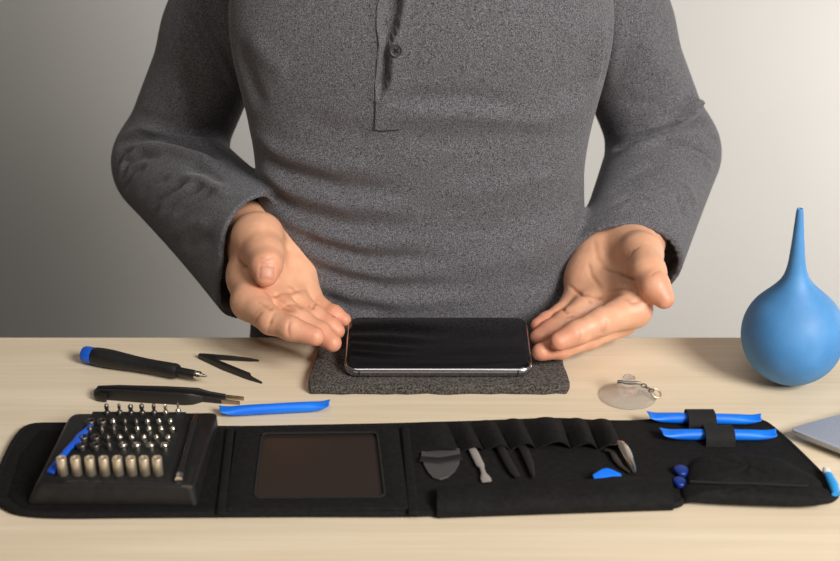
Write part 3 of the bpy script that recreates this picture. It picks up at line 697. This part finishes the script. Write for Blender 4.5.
def build_hand(J, creases, bumps, nails, h=.00125):
    fn, C3 = make_hand(J, 0)
    pts = np.array([p for ch in C3.values() for p, r in ch]); rr = max(r for ch in C3.values() for p, r in ch)
    V, Q = surface(fn, pts.min(0) - rr - .006, pts.max(0) + rr + .006, h)
    N = normals(fn, V)
    D = np.zeros(len(V)); tint = np.tile(HUE, (len(V), 1))
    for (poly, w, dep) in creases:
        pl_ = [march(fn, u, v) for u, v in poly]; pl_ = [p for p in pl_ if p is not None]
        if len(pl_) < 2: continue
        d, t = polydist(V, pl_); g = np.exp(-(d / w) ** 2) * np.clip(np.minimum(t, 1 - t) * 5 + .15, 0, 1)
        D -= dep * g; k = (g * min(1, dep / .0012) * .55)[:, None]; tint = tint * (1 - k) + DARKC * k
    for (u, v, w, dep) in bumps:
        c = march(fn, u, v)
        if c is not None: D += dep * np.exp(-(np.linalg.norm(V - c, axis=1) / w) ** 2)
    for k in ('index', 'middle', 'ring', 'pinky', 'thumb'):
        tip = C3[k][-1][0]; d = np.linalg.norm(V - tip, axis=1); g = (np.exp(-(d / .016) ** 2) * .75)[:, None]
        tint = tint * (1 - g) + RED * g
        for p, r in C3[k][1:-1]:
            d = np.linalg.norm(V - p, axis=1); g = (np.exp(-(d / .011) ** 2) * .3)[:, None]; tint = tint * (1 - g) + RED * g
    V = V + N * D[:, None]
    for (c, ax, wd, ln) in nails(fn, C3):
        r = V - c; a = r @ ax[0]; b = r @ ax[1]; n_ = r @ ax[2]
        e = np.maximum(np.abs(a) / wd, np.abs(b) / ln); m = np.clip((1.08 - e) / .16, 0, 1) * (n_ > -.004)
        edge = np.exp(-((e - 1.0) / .14) ** 2) * (n_ > -.004)
        V = V + ax[2][None] * ((m * .0003 - edge * .0006)[:, None])
        k = m[:, None] * .8; tint = tint * (1 - k) + NAIL * k
    return fn, C3, V, Q, tint

# image-left hand (the person's right), palm up, fingertips at the phone
LH = {
 'wrist': [(224, 216, 1.06, .024), (253, 233, .990, .0225), (258, 243, .972, .0220)],
 'extra': [(256, 230, .988, .0215), (275, 243, .984, .0205), (285, 262, .965, .0180)],
 'm_index': [(253, 246, .972, .0195), (250, 276, .930, .0160), (251, 302, .897, .0145)],
 'm_middle': [(258, 248, .980, .018), (266, 280, .938, .0140), (271, 303, .911, .0130)],
 'm_ring': [(270, 250, .985, .017), (283, 275, .950, .0135), (290, 299, .926, .0125)],
 'm_pinky': [(280, 250, .985, .017), (297, 272, .962, .0135), (306, 293, .941, .0110)],
 'hypo': [(284, 246, .975, .0185), (296, 272, .958, .0150)],
 'thumb': [(252, 239, .975, .0185), (258, 238, .944, .0205), (265, 255, .918, .0150), (266, 266, .902, .0122), (266, 275.5, .893, .0088)],
 'web': [(262, 246, .955, .017), (252, 282, .925, .0125)],
 'index': [(249, 302, .897, .0140), (271, 321, .868, .0103), (291, 328.5, .856, .0090), (315, 336.5, .850, .0074)],
 'middle': [(271, 303, .911, .0128), (298, 319.5, .886, .0096), (320, 333, .876, .0086), (332.5, 343, .868, .0072)],
 'ring': [(290, 299, .926, .0120), (313, 315.5, .907, .0090), (330, 326, .900, .0080), (336.5, 331, .897, .0068)],
 'pinky': [(306, 293, .941, .0105), (321, 308.5, .925, .0080), (334, 314, .916, .0069), (344, 320, .9125, .0059)],
}
LC = [([(236, 256), (243, 266), (248, 268)], .0012, .0022),
      ([(262, 292), (276, 296), (292, 293), (306, 290)], .0016, .0013), ([(256, 300), (270, 309), (282, 309), (296, 312)], .0013, .0012),
      ([(270, 289), (280, 300), (296, 310)], .0014, .0008), ([(279, 271), (290, 286), (304, 296)], .0018, .0007),
      ([(284, 306), (294, 304), (303, 309)], .0011, .0014), ([(300, 309), (308, 306), (315, 309)], .0011, .0014), ([(311, 309), (315, 304), (322, 303)], .0010, .0013),
      ([(268, 334), (270, 322), (276, 312)], .0012, .0011), ([(289, 337), (288, 327), (290, 320)], .0011, .0010), 
      ([(325, 330), (331, 323)], .001, .0007), ([(332, 318), (336, 310)], .001, .0007),
      ([(246, 333), (255, 322), (262, 312)], .0012, .0008),
      ([(258, 262), (266, 264), (273, 262)], .0009, .0006), ([(257, 258), (266, 260), (274, 257)], .0009, .0005),
      ([(283, 236), (288, 250), (287, 266)], .002, .0010)]
LB = [(258, 226, .010, .0016), (270, 252, .008, .0008), (306, 334, .009, .0005), (256, 300, .011, .0012), (285, 300, .008, .0012), (300, 296, .008, .0012)]
def lnails(fn, C3):
    p = C3['thumb'][-1][0]; p0 = C3['thumb'][-2][0]
    c = march(fn, 267.5, 272.5)
    up = (p - p0); up /= np.linalg.norm(up); n = normals(fn, c[None])[0]; b = up - n * (up @ n); b /= np.linalg.norm(b); a = np.cross(b, n)
    return [(c, (a, b, n), .0056, .0052)]
# image-right hand (the person's left)
RH = {
 'wrist': [(652, 206, 1.06, .027), (634, 242, .992, .0235), (626, 251, .972, .0220)],
 'extra': [(614, 246, .990, .0205), (602, 256, .983, .0195), (593, 270, .965, .0170)],
 'm_index': [(632, 256, .970, .019), (636, 284, .930, .0165), (633, 309, .897, .0145)],
 'm_middle': [(622, 256, .980, .018), (624, 290, .938, .0145), (620, 318, .911, .0130)],
 'm_ring': [(612, 257, .985, .017), (604, 284, .950, .0140), (590, 308, .926, .0125)],
 'm_pinky': [(602, 258, .985, .017), (588, 280, .962, .0140), (576, 302, .941, .0110)],
 'hypo': [(600, 256, .975, .0180), (586, 279, .958, .0150)],
 'thumb': [(629, 247, .970, .0190), (641, 254, .940, .0172), (648, 272, .908, .0135), (655, 287, .890, .0112), (664, 298.5, .882, .0082)],
 'web': [(630, 254, .960, .013), (634, 280, .938, .0100)],
 'index': [(633, 309, .897, .0143), (601, 322, .876, .0106), (576, 333, .866, .0092), (559, 341.5, .860, .0075)],
 'middle': [(620, 321, .909, .0128), (588, 337, .887, .0098), (560, 348, .874, .0086), (541, 352, .866, .0072)],
 'ring': [(590, 308, .926, .0120), (565, 322, .910, .0092), (550, 331, .902, .0082), (539, 337, .896, .0070)],
 'pinky': [(576, 302, .941, .0108), (560, 315, .926, .0083), (547, 321, .917, .0071), (538, 325, .912, .0060)],
}
RC = [([(636, 280), (628, 278), (616, 272)], .0013, .0022), ([(618, 273), (608, 270), (600, 266)], .0012, .0008),
      ([(568, 285), (582, 295), (600, 298), (622, 295)], .0014, .0017), ([(574, 291), (590, 302), (604, 306)], .0013, .0009),
      ([(588, 262), (592, 276), (602, 290)], .0018, .0008), ([(594, 240), (598, 258), (610, 272)], .0022, .0007),
      ([(560, 304), (564, 311), (569, 314)], .0011, .0012), ([(566, 317), (574, 316), (582, 318)], .0011, .0011), ([(560, 308), (566, 310)], .0010, .0010),
      ([(626, 254), (633, 252), (640, 247)], .0012, .0006), ([(626, 262), (630, 257), (634, 249)], .0012, .0007), ([(650, 276), (655, 272), (661, 271)], .0010, .0006),
      ([(602, 334), (605, 327), (607, 320)], .0011, .0007), ([(600, 333), (602, 328)], .001, .0006), ([(576, 344), (580, 336), (577, 327)], .0010, .0006),
      ([(622, 298), (632, 303), (643, 300)], .0015, .0008), ([(606, 292), (620, 289), (634, 291)], .0014, .0009)]
RB = [(605, 327, .005, .0008), (587, 341, .005, .0007), (600, 312, .009, .0012), (578, 304, .008, .0010), (642, 250, .009, .0010), (645, 312, .007, .0012)]
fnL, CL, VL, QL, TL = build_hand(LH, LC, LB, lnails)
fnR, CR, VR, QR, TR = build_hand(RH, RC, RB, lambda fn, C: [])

# skeleton of the rest of the body -----------------------------------------------------
SHL, SHR = np.array((-.110, 1.115, Z0 + .365)), np.array((.110, 1.115, Z0 + .365))
ELL, ELR = P(168, 160, 1.135), P(664, 150, 1.125)
WRL, WRR = CL['wrist'][1][0], CR['wrist'][1][0]
zz = lambda z: Z0 + z
TZ = [-.30, -.22, -.14, -.06, 0, .06, .12, .18, .24, .30, .345, .385, .41]
TA = [.160, .166, .168, .161, .150, .141, .139, .140, .142, .146, .138, .100, .070]       # half widths
TB = [.100, .108, .112, .110, .106, .103, .103, .108, .113, .112, .100, .075, .055]       # half depths
TCY = [1.085, 1.080, 1.072, 1.066, 1.062, 1.062, 1.066, 1.070, 1.075, 1.082, 1.088, 1.092, 1.095]
def torso(X, grow=0.0, ex=2.35):
    z = X[2] - Z0; a = np.interp(z, TZ, TA) + grow; b = np.interp(z, TZ, TB) + grow; cy = np.interp(z, TZ, TCY)
    q = (np.abs(X[0] / a) ** ex + np.abs((X[1] - cy) / b) ** ex) ** (1 / ex)
    d = (q - 1) * np.minimum(a, b) * .9
    return np.maximum(d, np.maximum(z - .40 - grow, -.24 - grow - z))
HIPZ = Z0 - .15
KNL, KNR = np.array((-.13, .68, Z0 - .16)), np.array((.13, .68, Z0 - .16))
ANL, ANR = np.array((-.13, .70, .10)), np.array((.13, .70, .10))
HPL, HPR = np.array((-.085, 1.07, HIPZ)), np.array((.085, 1.07, HIPZ))
HD = np.array((0, 1.06, Z0 + .56))
def bodyfn(X):
    d = torso(X, -.016)
    for s, e, w in ((SHL, ELL, WRL), (SHR, ELR, WRR)):
        a = smin(cone(X, s + np.array([0, 0, -.02]), e, .040, .030), cone(X, e, w, .030, .021), .02); d = smin(d, a, .02)
    for hp, kn, an in ((HPL, KNL, ANL), (HPR, KNR, ANR)):
        l = smin(cone(X, hp, kn, .072, .050), cone(X, kn, an, .048, .032), .02); l = smin(l, cone(X, an + np.array([0, .02, -.05]), an + np.array([0, -.13, -.065]), .032, .026), .03); d = smin(d, l, .03)
    d = smin(d, cone(X, (0, 1.095, Z0 + .36), (0, 1.075, Z0 + .47), .058, .054), .04)      # neck
    h = smin(ellip(X, HD + np.array([0, .015, .02]), (.074, .094, .092)), ellip(X, HD + np.array([0, -.028, -.048]), (.054, .062, .062)), .04)
    h = smin(h, cone(X, HD + np.array([0, -.088, .012]), HD + np.array([0, -.106, -.028]), .009, .015), .012)     # nose
    h = smin(h, cone(X, HD + np.array([-.035, -.070, .025]), HD + np.array([.035, -.070, .025]), .014, .014), .02)   # brow
    for s in (-1, 1):
        h = np.maximum(h, -ball(X, HD + np.array([.031 * s, -.092, .006]), .014)); h = smin(h, ball(X, HD + np.array([.031 * s, -.071, .006]), .0125), .004)   # eyes
        h = smin(h, ellip(X, HD + np.array([.077 * s, .010, -.005]), (.010, .020, .032)), .008)                       # ears
    h = smin(h, cone(X, HD + np.array([-.018, -.083, -.060]), HD + np.array([.018, -.083, -.060]), .0065, .0065), .006)   # lips
    h = smin(h, cone(X, HD + np.array([-.014, -.081, -.071]), HD + np.array([.014, -.081, -.071]), .0065, .0065), .004)
    return smin(d, h, .02)
VB, QB = surface(bodyfn, np.array((-.36, .50, .0)), np.array((.36, 1.25, Z0 + .70)), .0066)
V = np.concatenate([VB, VL, VR]); Q = np.concatenate([QB, QL + len(VB), QR + len(VB) + len(VL)])
T = np.concatenate([np.tile(HUE, (len(VB), 1)), TL, TR])
TB_ = T[:len(VB)]
for s_ in (-1, 1):
    k_ = np.linalg.norm(VB - (HD + np.array([.031 * s_, -.083, .006])), axis=1) < .0075; TB_[k_] = (.02, .015, .012)
k_ = (np.abs(VB[:, 0]) < .022) & (np.abs(VB[:, 2] - HD[2] + .0655) < .011) & (VB[:, 1] < HD[1] - .078); TB_[k_] = RED * .8
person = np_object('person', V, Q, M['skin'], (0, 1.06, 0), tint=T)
tag(person, 'seated person in grey henley shirt, open hands at both ends of the phone', 'person')

# shirt ---------------------------------------------------------------------------------
cuffL, cuffR = P(249, 252, .985), P(630, 250, .985)
SL = {
 'L': dict(s=SHL, e=ELL, w=P(264, 237, .964), r=.0375, lo=P(245, 278, .974), rl=.031, n=(.64, -.75, -.12), c=P(260, 254, .972)),
 'R': dict(s=SHR, e=ELR, w=P(618, 253, .985), r=.0370, lo=P(636, 270, .985), rl=.034, n=(.06, -.95, -.30), c=P(626, 254, .979))}
def sleeve(X, k, t=0.0):
    q = SL[k]; m_ = q['s'] * .45 + q['e'] * .55
    a = smin(cone(X, q['s'], m_, .055 - t, .047 - t), cone(X, m_, q['e'], .047 - t, .0465 - t), .02)
    w2 = q['w'] + (q['w'] - q['e']) * .25; l2 = q['lo'] + (q['lo'] - q['e']) * .25
    f = smin(cone(X, q['e'], w2, .0465 - t, q['r'] - .002 - t), cone(X, q['e'] + np.array([0, 0, -.010]), l2, .045 - t, q['rl'] - .002 - t), .03)
    return a, f
def sleeve_cut(X, k):
    q = SL[k]; a, f = sleeve(X, k); ai, fi = sleeve(X, k, .0046)
    pl_ = plane(X, q['c'], q['n'])
    f = np.maximum(f, pl_)                      # cuff end
    f = np.maximum(f, -np.maximum(fi, -pl_ - .034))      # open for 3.4 cm
    return smin(a, f, .010)
def shirtfn(X):
    d = torso(X)
    for s in (-1, 1):
        d = smin(d, ellip(X, (s * .055, .990, Z0 + .245), (.080, .036, .075)), .06)     # chest
    d = smin(d, ellip(X, (0, .985, Z0 + .03), (.10, .035, .09)), .06)              # belly
    d = smin(d, sleeve_cut(X, 'L'), .007); d = smin(d, sleeve_cut(X, 'R'), .007)
    neck = cone(X, (0, 1.09, Z0 + .37), (0, 1.06, Z0 + .50), .066, .066)
    return np.maximum(d, -neck)
VS, QS = surface(shirtfn, np.array((-.335, .90, Z0 - .16)), np.array((.335, 1.22, Z0 + .43)), .0024)
NS = normals(shirtfn, VS)
# folds: pixel polyline, width, height (+ ridge, - valley)
FO = [
 # image-left arm
 ([(118, 145), (140, 138), (158, 136), (187, 145), (208, 152), (221, 160)], .0048, -.0048), ([(122, 137), (147, 129), (177, 139), (205, 144), (220, 150)], .0050, .0034), ([(120, 152), (145, 146), (175, 150), (205, 160), (220, 170)], .0055, .0036),
 ([(118, 166), (124, 153), (138, 148)], .0038, -.0022), ([(119, 178), (126, 163), (140, 157), (160, 156)], .0038, -.0022), ([(118, 172), (125, 158), (139, 152)], .0035, .0018), ([(122, 190), (131, 172), (146, 164)], .0040, -.0020),
 ([(148, 206), (166, 194), (186, 182)], .0035, -.0020), ([(160, 212), (180, 198), (206, 184)], .0035, -.0022), ([(154, 209), (173, 196), (196, 183)], .0035, .0018), ([(172, 216), (192, 203), (214, 190)], .0038, -.0016), ([(138, 196), (152, 184), (170, 175)], .0035, -.0016),
 ([(178, 176), (200, 178), (218, 188), (230, 196)], .0045, .0020), ([(186, 168), (206, 172), (224, 184)], .0042, -.0022), ([(128, 116), (150, 118), (180, 126)], .0060, -.0014), ([(150, 126), (170, 132), (196, 136)], .0036, -.0014),
 ([(181, 6), (200, 36), (216, 62), (232, 92)], .0050, -.0024), ([(190, 4), (208, 36), (224, 64), (238, 94)], .0045, .0020), ([(199, 6), (214, 34), (229, 62), (241, 90)], .0045, -.0024), ([(168, 80), (176, 100), (186, 116)], .008, .0012),
 ([(182, 250), (200, 240), (214, 238)], .0055, -.0014), ([(168, 236), (190, 224), (212, 222)], .0055, .0012),
 # image-right arm
 ([(613, 147), (630, 142), (646, 137), (675, 127), (698, 122), (715, 126)], .0045, -.0050), ([(614, 140), (634, 134), (660, 126), (690, 116), (705, 112)], .0048, .0034), ([(618, 154), (640, 148), (662, 139), (690, 131), (714, 134)], .0050, .0034),
 ([(650, 144), (675, 143), (698, 149), (715, 161)], .0036, -.0036), ([(664, 149), (682, 149), (700, 156), (713, 168)], .0040, .0024), ([(664, 128), (682, 109), (694, 95)], .0042, -.0032), ([(672, 130), (690, 113), (699, 102)], .0040, .0024),
 ([(686, 131), (704, 133), (716, 138)], .0034, -.0024), ([(626, 178), (642, 169), (664, 165)], .0055, -.0016), ([(612, 204), (632, 196), (650, 198)], .0036, -.0018), ([(610, 210), (632, 202), (656, 206)], .0036, .0014), ([(608, 192), (626, 184), (644, 184)], .0038, -.0014),
 ([(674, 192), (683, 206), (685, 220)], .0042, -.0020), ([(684, 184), (694, 200), (696, 214)], .0050, .0016), ([(692, 99), (697, 103), (700, 107)], .0036, .0030), ([(700, 101), (703, 105)], .0024, -.0024), ([(640, 30), (655, 60), (680, 90)], .010, .0014),
 ([(622, 100), (640, 104), (660, 98)], .007, -.0012), ([(606, 20), (600, 55), (596, 84)], .0050, .0022), ([(614, 14), (608, 50), (602, 86)], .0050, -.0024), ([(622, 10), (616, 50), (608, 90)], .0055, .0016),
 # torso, image left
 ([(250, 132), (280, 152), (330, 166), (390, 168)], .008, .0024), ([(252, 150), (285, 172), (340, 188), (400, 190)], .007, -.0028), ([(256, 168), (290, 190), (345, 206), (410, 206)], .007, .0026),
 ([(258, 186), (295, 212), (350, 226), (420, 226)], .007, -.0028), ([(272, 208), (305, 230), (360, 244), (430, 244)], .007, .0026), ([(288, 226), (320, 246), (370, 260), (440, 258)], .007, -.0026),
 ([(300, 246), (330, 262), (380, 274), (450, 272)], .007, .0024), ([(306, 262), (340, 278), (390, 288), (470, 286)], .007, -.0024), ([(312, 280), (350, 294), (400, 302), (480, 300)], .007, .0022), ([(316, 296), (350, 308), (400, 315)], .007, -.0020),
 ([(380, 106), (420, 100), (470, 100), (530, 110)], .008, -.0022), ([(380, 116), (430, 112), (480, 112), (545, 122)], .009, .0022), ([(390, 136), (440, 140), (500, 138), (560, 128)], .010, -.0016), ([(300, 120), (340, 132), (375, 134)], .010, -.0016),
 ([(236, 40), (250, 80), (262, 110)], .009, -.0018), ([(246, 30), (270, 60), (290, 74)], .010, .0015), ([(590, 40), (580, 80), (560, 104)], .010, -.0018), ([(586, 96), (560, 116), (520, 128)], .010, .0018),
 ([(584, 150), (550, 176), (490, 190), (430, 196)], .010, .0015), ([(580, 190), (550, 212), (500, 226), (440, 232)], .010, -.0015), ([(576, 226), (545, 248), (500, 262), (450, 266)], .010, .0014), ([(574, 262), (545, 280), (500, 290)], .009, -.0014),
]
D = np.zeros(len(VS))
for poly, w, hgt in FO:
    dn = []
    for i in range(len(poly) - 1):
        for k in range(3):
            t = k / 3; dn.append((poly[i][0] * (1 - t) + poly[i + 1][0] * t, poly[i][1] * (1 - t) + poly[i + 1][1] * t))
    dn.append(poly[-1])
    pl_ = [march(shirtfn, u, v) for u, v in dn]
    pl_ = [p for p in pl_ if p is not None]
    if len(pl_) < 2: continue
    # drop jumps to another limb
    keep = [pl_[0]]
    for p in pl_[1:]:
        if np.linalg.norm(p - keep[-1]) < .06: keep.append(p)
    if len(keep) < 2: continue
    lo, hi = np.min(keep, 0) - 3 * w, np.max(keep, 0) + 3 * w
    near = ((VS > lo) & (VS < hi)).all(1); idx_ = np.where(near)[0]
    if not len(idx_): continue
    d, t = polydist(VS[idx_], np.array(keep))
    g = np.exp(-(d / w) ** 2) * np.clip(np.minimum(t, 1 - t) * 4 + .1, 0, 1)
    D[idx_] += (1.75 if abs(np.mean([q_[0] for q_ in poly]) - 418) > 165 else 1.6) * hgt * g
# placket slit: lens shaped opening, right lip raised over it
pts_l = [(384, -20), (380, 8), (379, 26), (383, 44), (381, 64), (377, 84), (377, 102)]; pts_r = [(402, -20), (401, 8), (398, 24), (390, 42), (391, 62), (388, 84), (378, 103)]
PL = [march(shirtfn, u, v) for u, v in pts_l]; PR = [march(shirtfn, u, v) for u, v in pts_r]
frontv = (NS[:, 1] < -.3) & (np.abs(VS[:, 0]) < .2)
zL = np.array([p[2] for p in PL])[::-1]; xL = np.array([p[0] for p in PL])[::-1]; xR = np.array([p[0] for p in PR])[::-1]
a = np.interp(VS[:, 2], zL, xL); b = np.interp(VS[:, 2], zL, xR); inz = (VS[:, 2] > zL[0]) & frontv
cx = (a + b) / 2; hw = np.maximum((b - a) / 2, 1e-4); s = np.abs(VS[:, 0] - cx) / hw
D += np.where(inz, -.0075 * np.clip((1.12 - s) / .35, 0, 1) * np.clip(hw / .004, 0, 1), 0)
lip = np.exp(-((VS[:, 0] - b - .002) / .0035) ** 2) + np.exp(-((VS[:, 0] - a + .0015) / .0025) ** 2) * .8
D += np.where(inz, .0016 * lip, 0)
VS2 = VS + NS * D[:, None]
shirt = np_object('henley_shirt', VS2, QS, M['fabric'], (0, 1.06, Z0), parent=person)
shirt['label'] = 'dark heather grey long-sleeved henley shirt'
def on_shirt(u, v, lift=.0012):
    p = march(shirtfn, u, v); d = ray(u, v); return p - d / np.linalg.norm(d) * lift
# stitching and button
MB().tube([on_shirt(u, v, .0009) for u, v in ((382, -12), (376.5, 8), (376, 26), (378.5, 44), (376.5, 66), (374.5, 88), (375.5, 104), (375, 116), (374.5, 130))], .00042, 6).build('placket_seam', M['thread'], shirt, smooth=True)
MB().tube([on_shirt(u, v, .0006) for u, v in ((374.5, 130), (382, 131), (390, 130.5), (399, 130))], .0004, 6).build('placket_seam', M['thread'], shirt, smooth=True)
bcn = march(shirtfn, 396.3, 50); bn = normals(shirtfn, bcn[None])[0]
mb = MB(); mb.lathe([(0, .0010), (.0034, .0010), (.0036, .0013), (.0039, .0017), (.0044, .0018), (.0048, .0013), (.0048, .0004), (.0042, 0), (0, 0)], (0, 0, 0), 28)
bt = mb.build('button', M['button'], shirt, smooth=True, origin=(0, 0, 0)); bt.location = Vector(bcn + bn * .0016) - parent_origin(shirt); bt.rotation_euler = Vector(bn).to_track_quat('Z', 'Y').to_euler()
mb = MB()
for s in (1, -1): mb.tube([(-.0017, -.0017 * s, .0009), (0, 0, .0015), (.0017, .0017 * s, .0009)], .0005, 6)
th = mb.build('button_thread', mat('grey_thread', srgb(8, 8, 9), .9), bt, smooth=True, origin=(0, 0, 0))
# trousers, shoes, hair, stool -----------------------------------------------------------
def trousersfn(X):
    d = np.maximum(torso(X, .002), (X[2] - (Z0 - .10)))
    for hp, kn, an in ((HPL, KNL, ANL), (HPR, KNR, ANR)):
        l = smin(cone(X, hp, kn, .084, .062), cone(X, kn, an + np.array([0, 0, .03]), .060, .050), .02); d = smin(d, l, .03)
    return np.maximum(d, .115 - X[2])
VT, QT = surface(trousersfn, np.array((-.26, .58, .08)), np.array((.26, 1.25, Z0 - .07)), .0075)
np_object('trousers', VT, QT, M['denim'], (0, 1.0, Z0 - .2), parent=person)
for an in (ANL, ANR):
    def shoefn(X):
        d = smin(cone(X, an + np.array([0, .03, -.058]), an + np.array([0, -.15, -.062]), .042, .036), cone(X, an, an + np.array([0, 0, .01]), .046, .046), .03)
        return np.maximum(d, .002 - X[2])
    v_, q_ = surface(shoefn, an + np.array((-.08, -.22, -.11)), an + np.array((.08, .1, .07)), .006)
    np_object('shoe', v_, q_, M['leather'], tuple(an - np.array([0, 0, .09])), parent=person)
def hairfn(X):
    h = ellip(X, HD + np.array([0, .022, .028]), (.081, .098, .094))
    return np.maximum(np.maximum(h, -ellip(X, HD + np.array([0, -.055, -.035]), (.066, .085, .085))), HD[2] - .05 - X[2])
v_, q_ = surface(hairfn, HD - .13, HD + .15, .005)
np_object('hair', v_, q_, M['hair'], tuple(HD), parent=person)
st = empty('stool', (0, 1.09, 0)); tag(st, 'round wooden stool under the seated person behind the table', 'stool')
SZ = Z0 - .262
MB().lathe([(.0, SZ - .034), (.165, SZ - .034), (.172, SZ - .028), (.172, SZ - .006), (.165, SZ), (0, SZ)], (0, 1.09, 0), 40).build('seat', M['stoolwood'], st, smooth=True)
for k in range(4):
    a = math.radians(45 + 90 * k); c_, s_ = math.cos(a), math.sin(a)
    MB().tube([(c_ * .12, 1.09 + s_ * .12, SZ - .034), (c_ * .19, 1.09 + s_ * .19, 0)], [.018, .014], 14).build('leg', M['stoolwood'], st, smooth=True)
ringmb((0, 1.09, .18), .166, .009, (0, 0, 1), 40).build('foot_ring', M['darksteel'], st, smooth=True)
# ------------------------------------------------------------------ camera and light
cd = bpy.data.cameras.new('camera'); cam = bpy.data.objects.new('camera', cd); COL.objects.link(cam)
cam.location = tuple(CAM); cam.rotation_euler = (math.radians(90) - PITCH, 0, 0)
cd.sensor_width = 36; cd.sensor_fit = 'HORIZONTAL'; cd.lens = F / 840 * 36; cd.clip_start = .02
cd.dof.use_dof = True; cd.dof.focus_distance = .985; cd.dof.aperture_fstop = 7.0
SC.camera = cam
def area(name, loc, target, size, power, color=(1, 1, 1), size_y=None):
    l = bpy.data.lights.new(name, 'AREA'); l.energy = power; l.color = color; l.size = size
    if size_y: l.shape = 'RECTANGLE'; l.size_y = size_y
    o = bpy.data.objects.new(name, l); COL.objects.link(o); o.location = loc
    o.rotation_euler = (Vector(target) - Vector(loc)).to_track_quat('-Z', 'Y').to_euler(); return o
area('key_softbox', (1.12, -.45, Z0 + 1.15), (0, 1.15, Z0), .7, 57, (1, .965, .92))
area('wall_softbox', (1.40, 1.55, Z0 + .0), (.5, 2.3, Z0 - .25), .5, 9, (1, .99, .97))
f_ = area('front_fill', (-.1, .1, Z0 + 1.6), (0, .85, Z0), .9, 1.2, (1, .93, .86)); f_.data.spread = math.radians(80)
w = bpy.data.worlds.new('world'); SC.world = w; w.use_nodes = True
w.node_tree.nodes['Background'].inputs['Color'].default_value = (1, .95, .9, 1); w.node_tree.nodes['Background'].inputs['Strength'].default_value = .07
SC.view_settings.view_transform = 'Standard'; SC.view_settings.look = 'None'; SC.view_settings.exposure = 0; SC.view_settings.gamma = 1
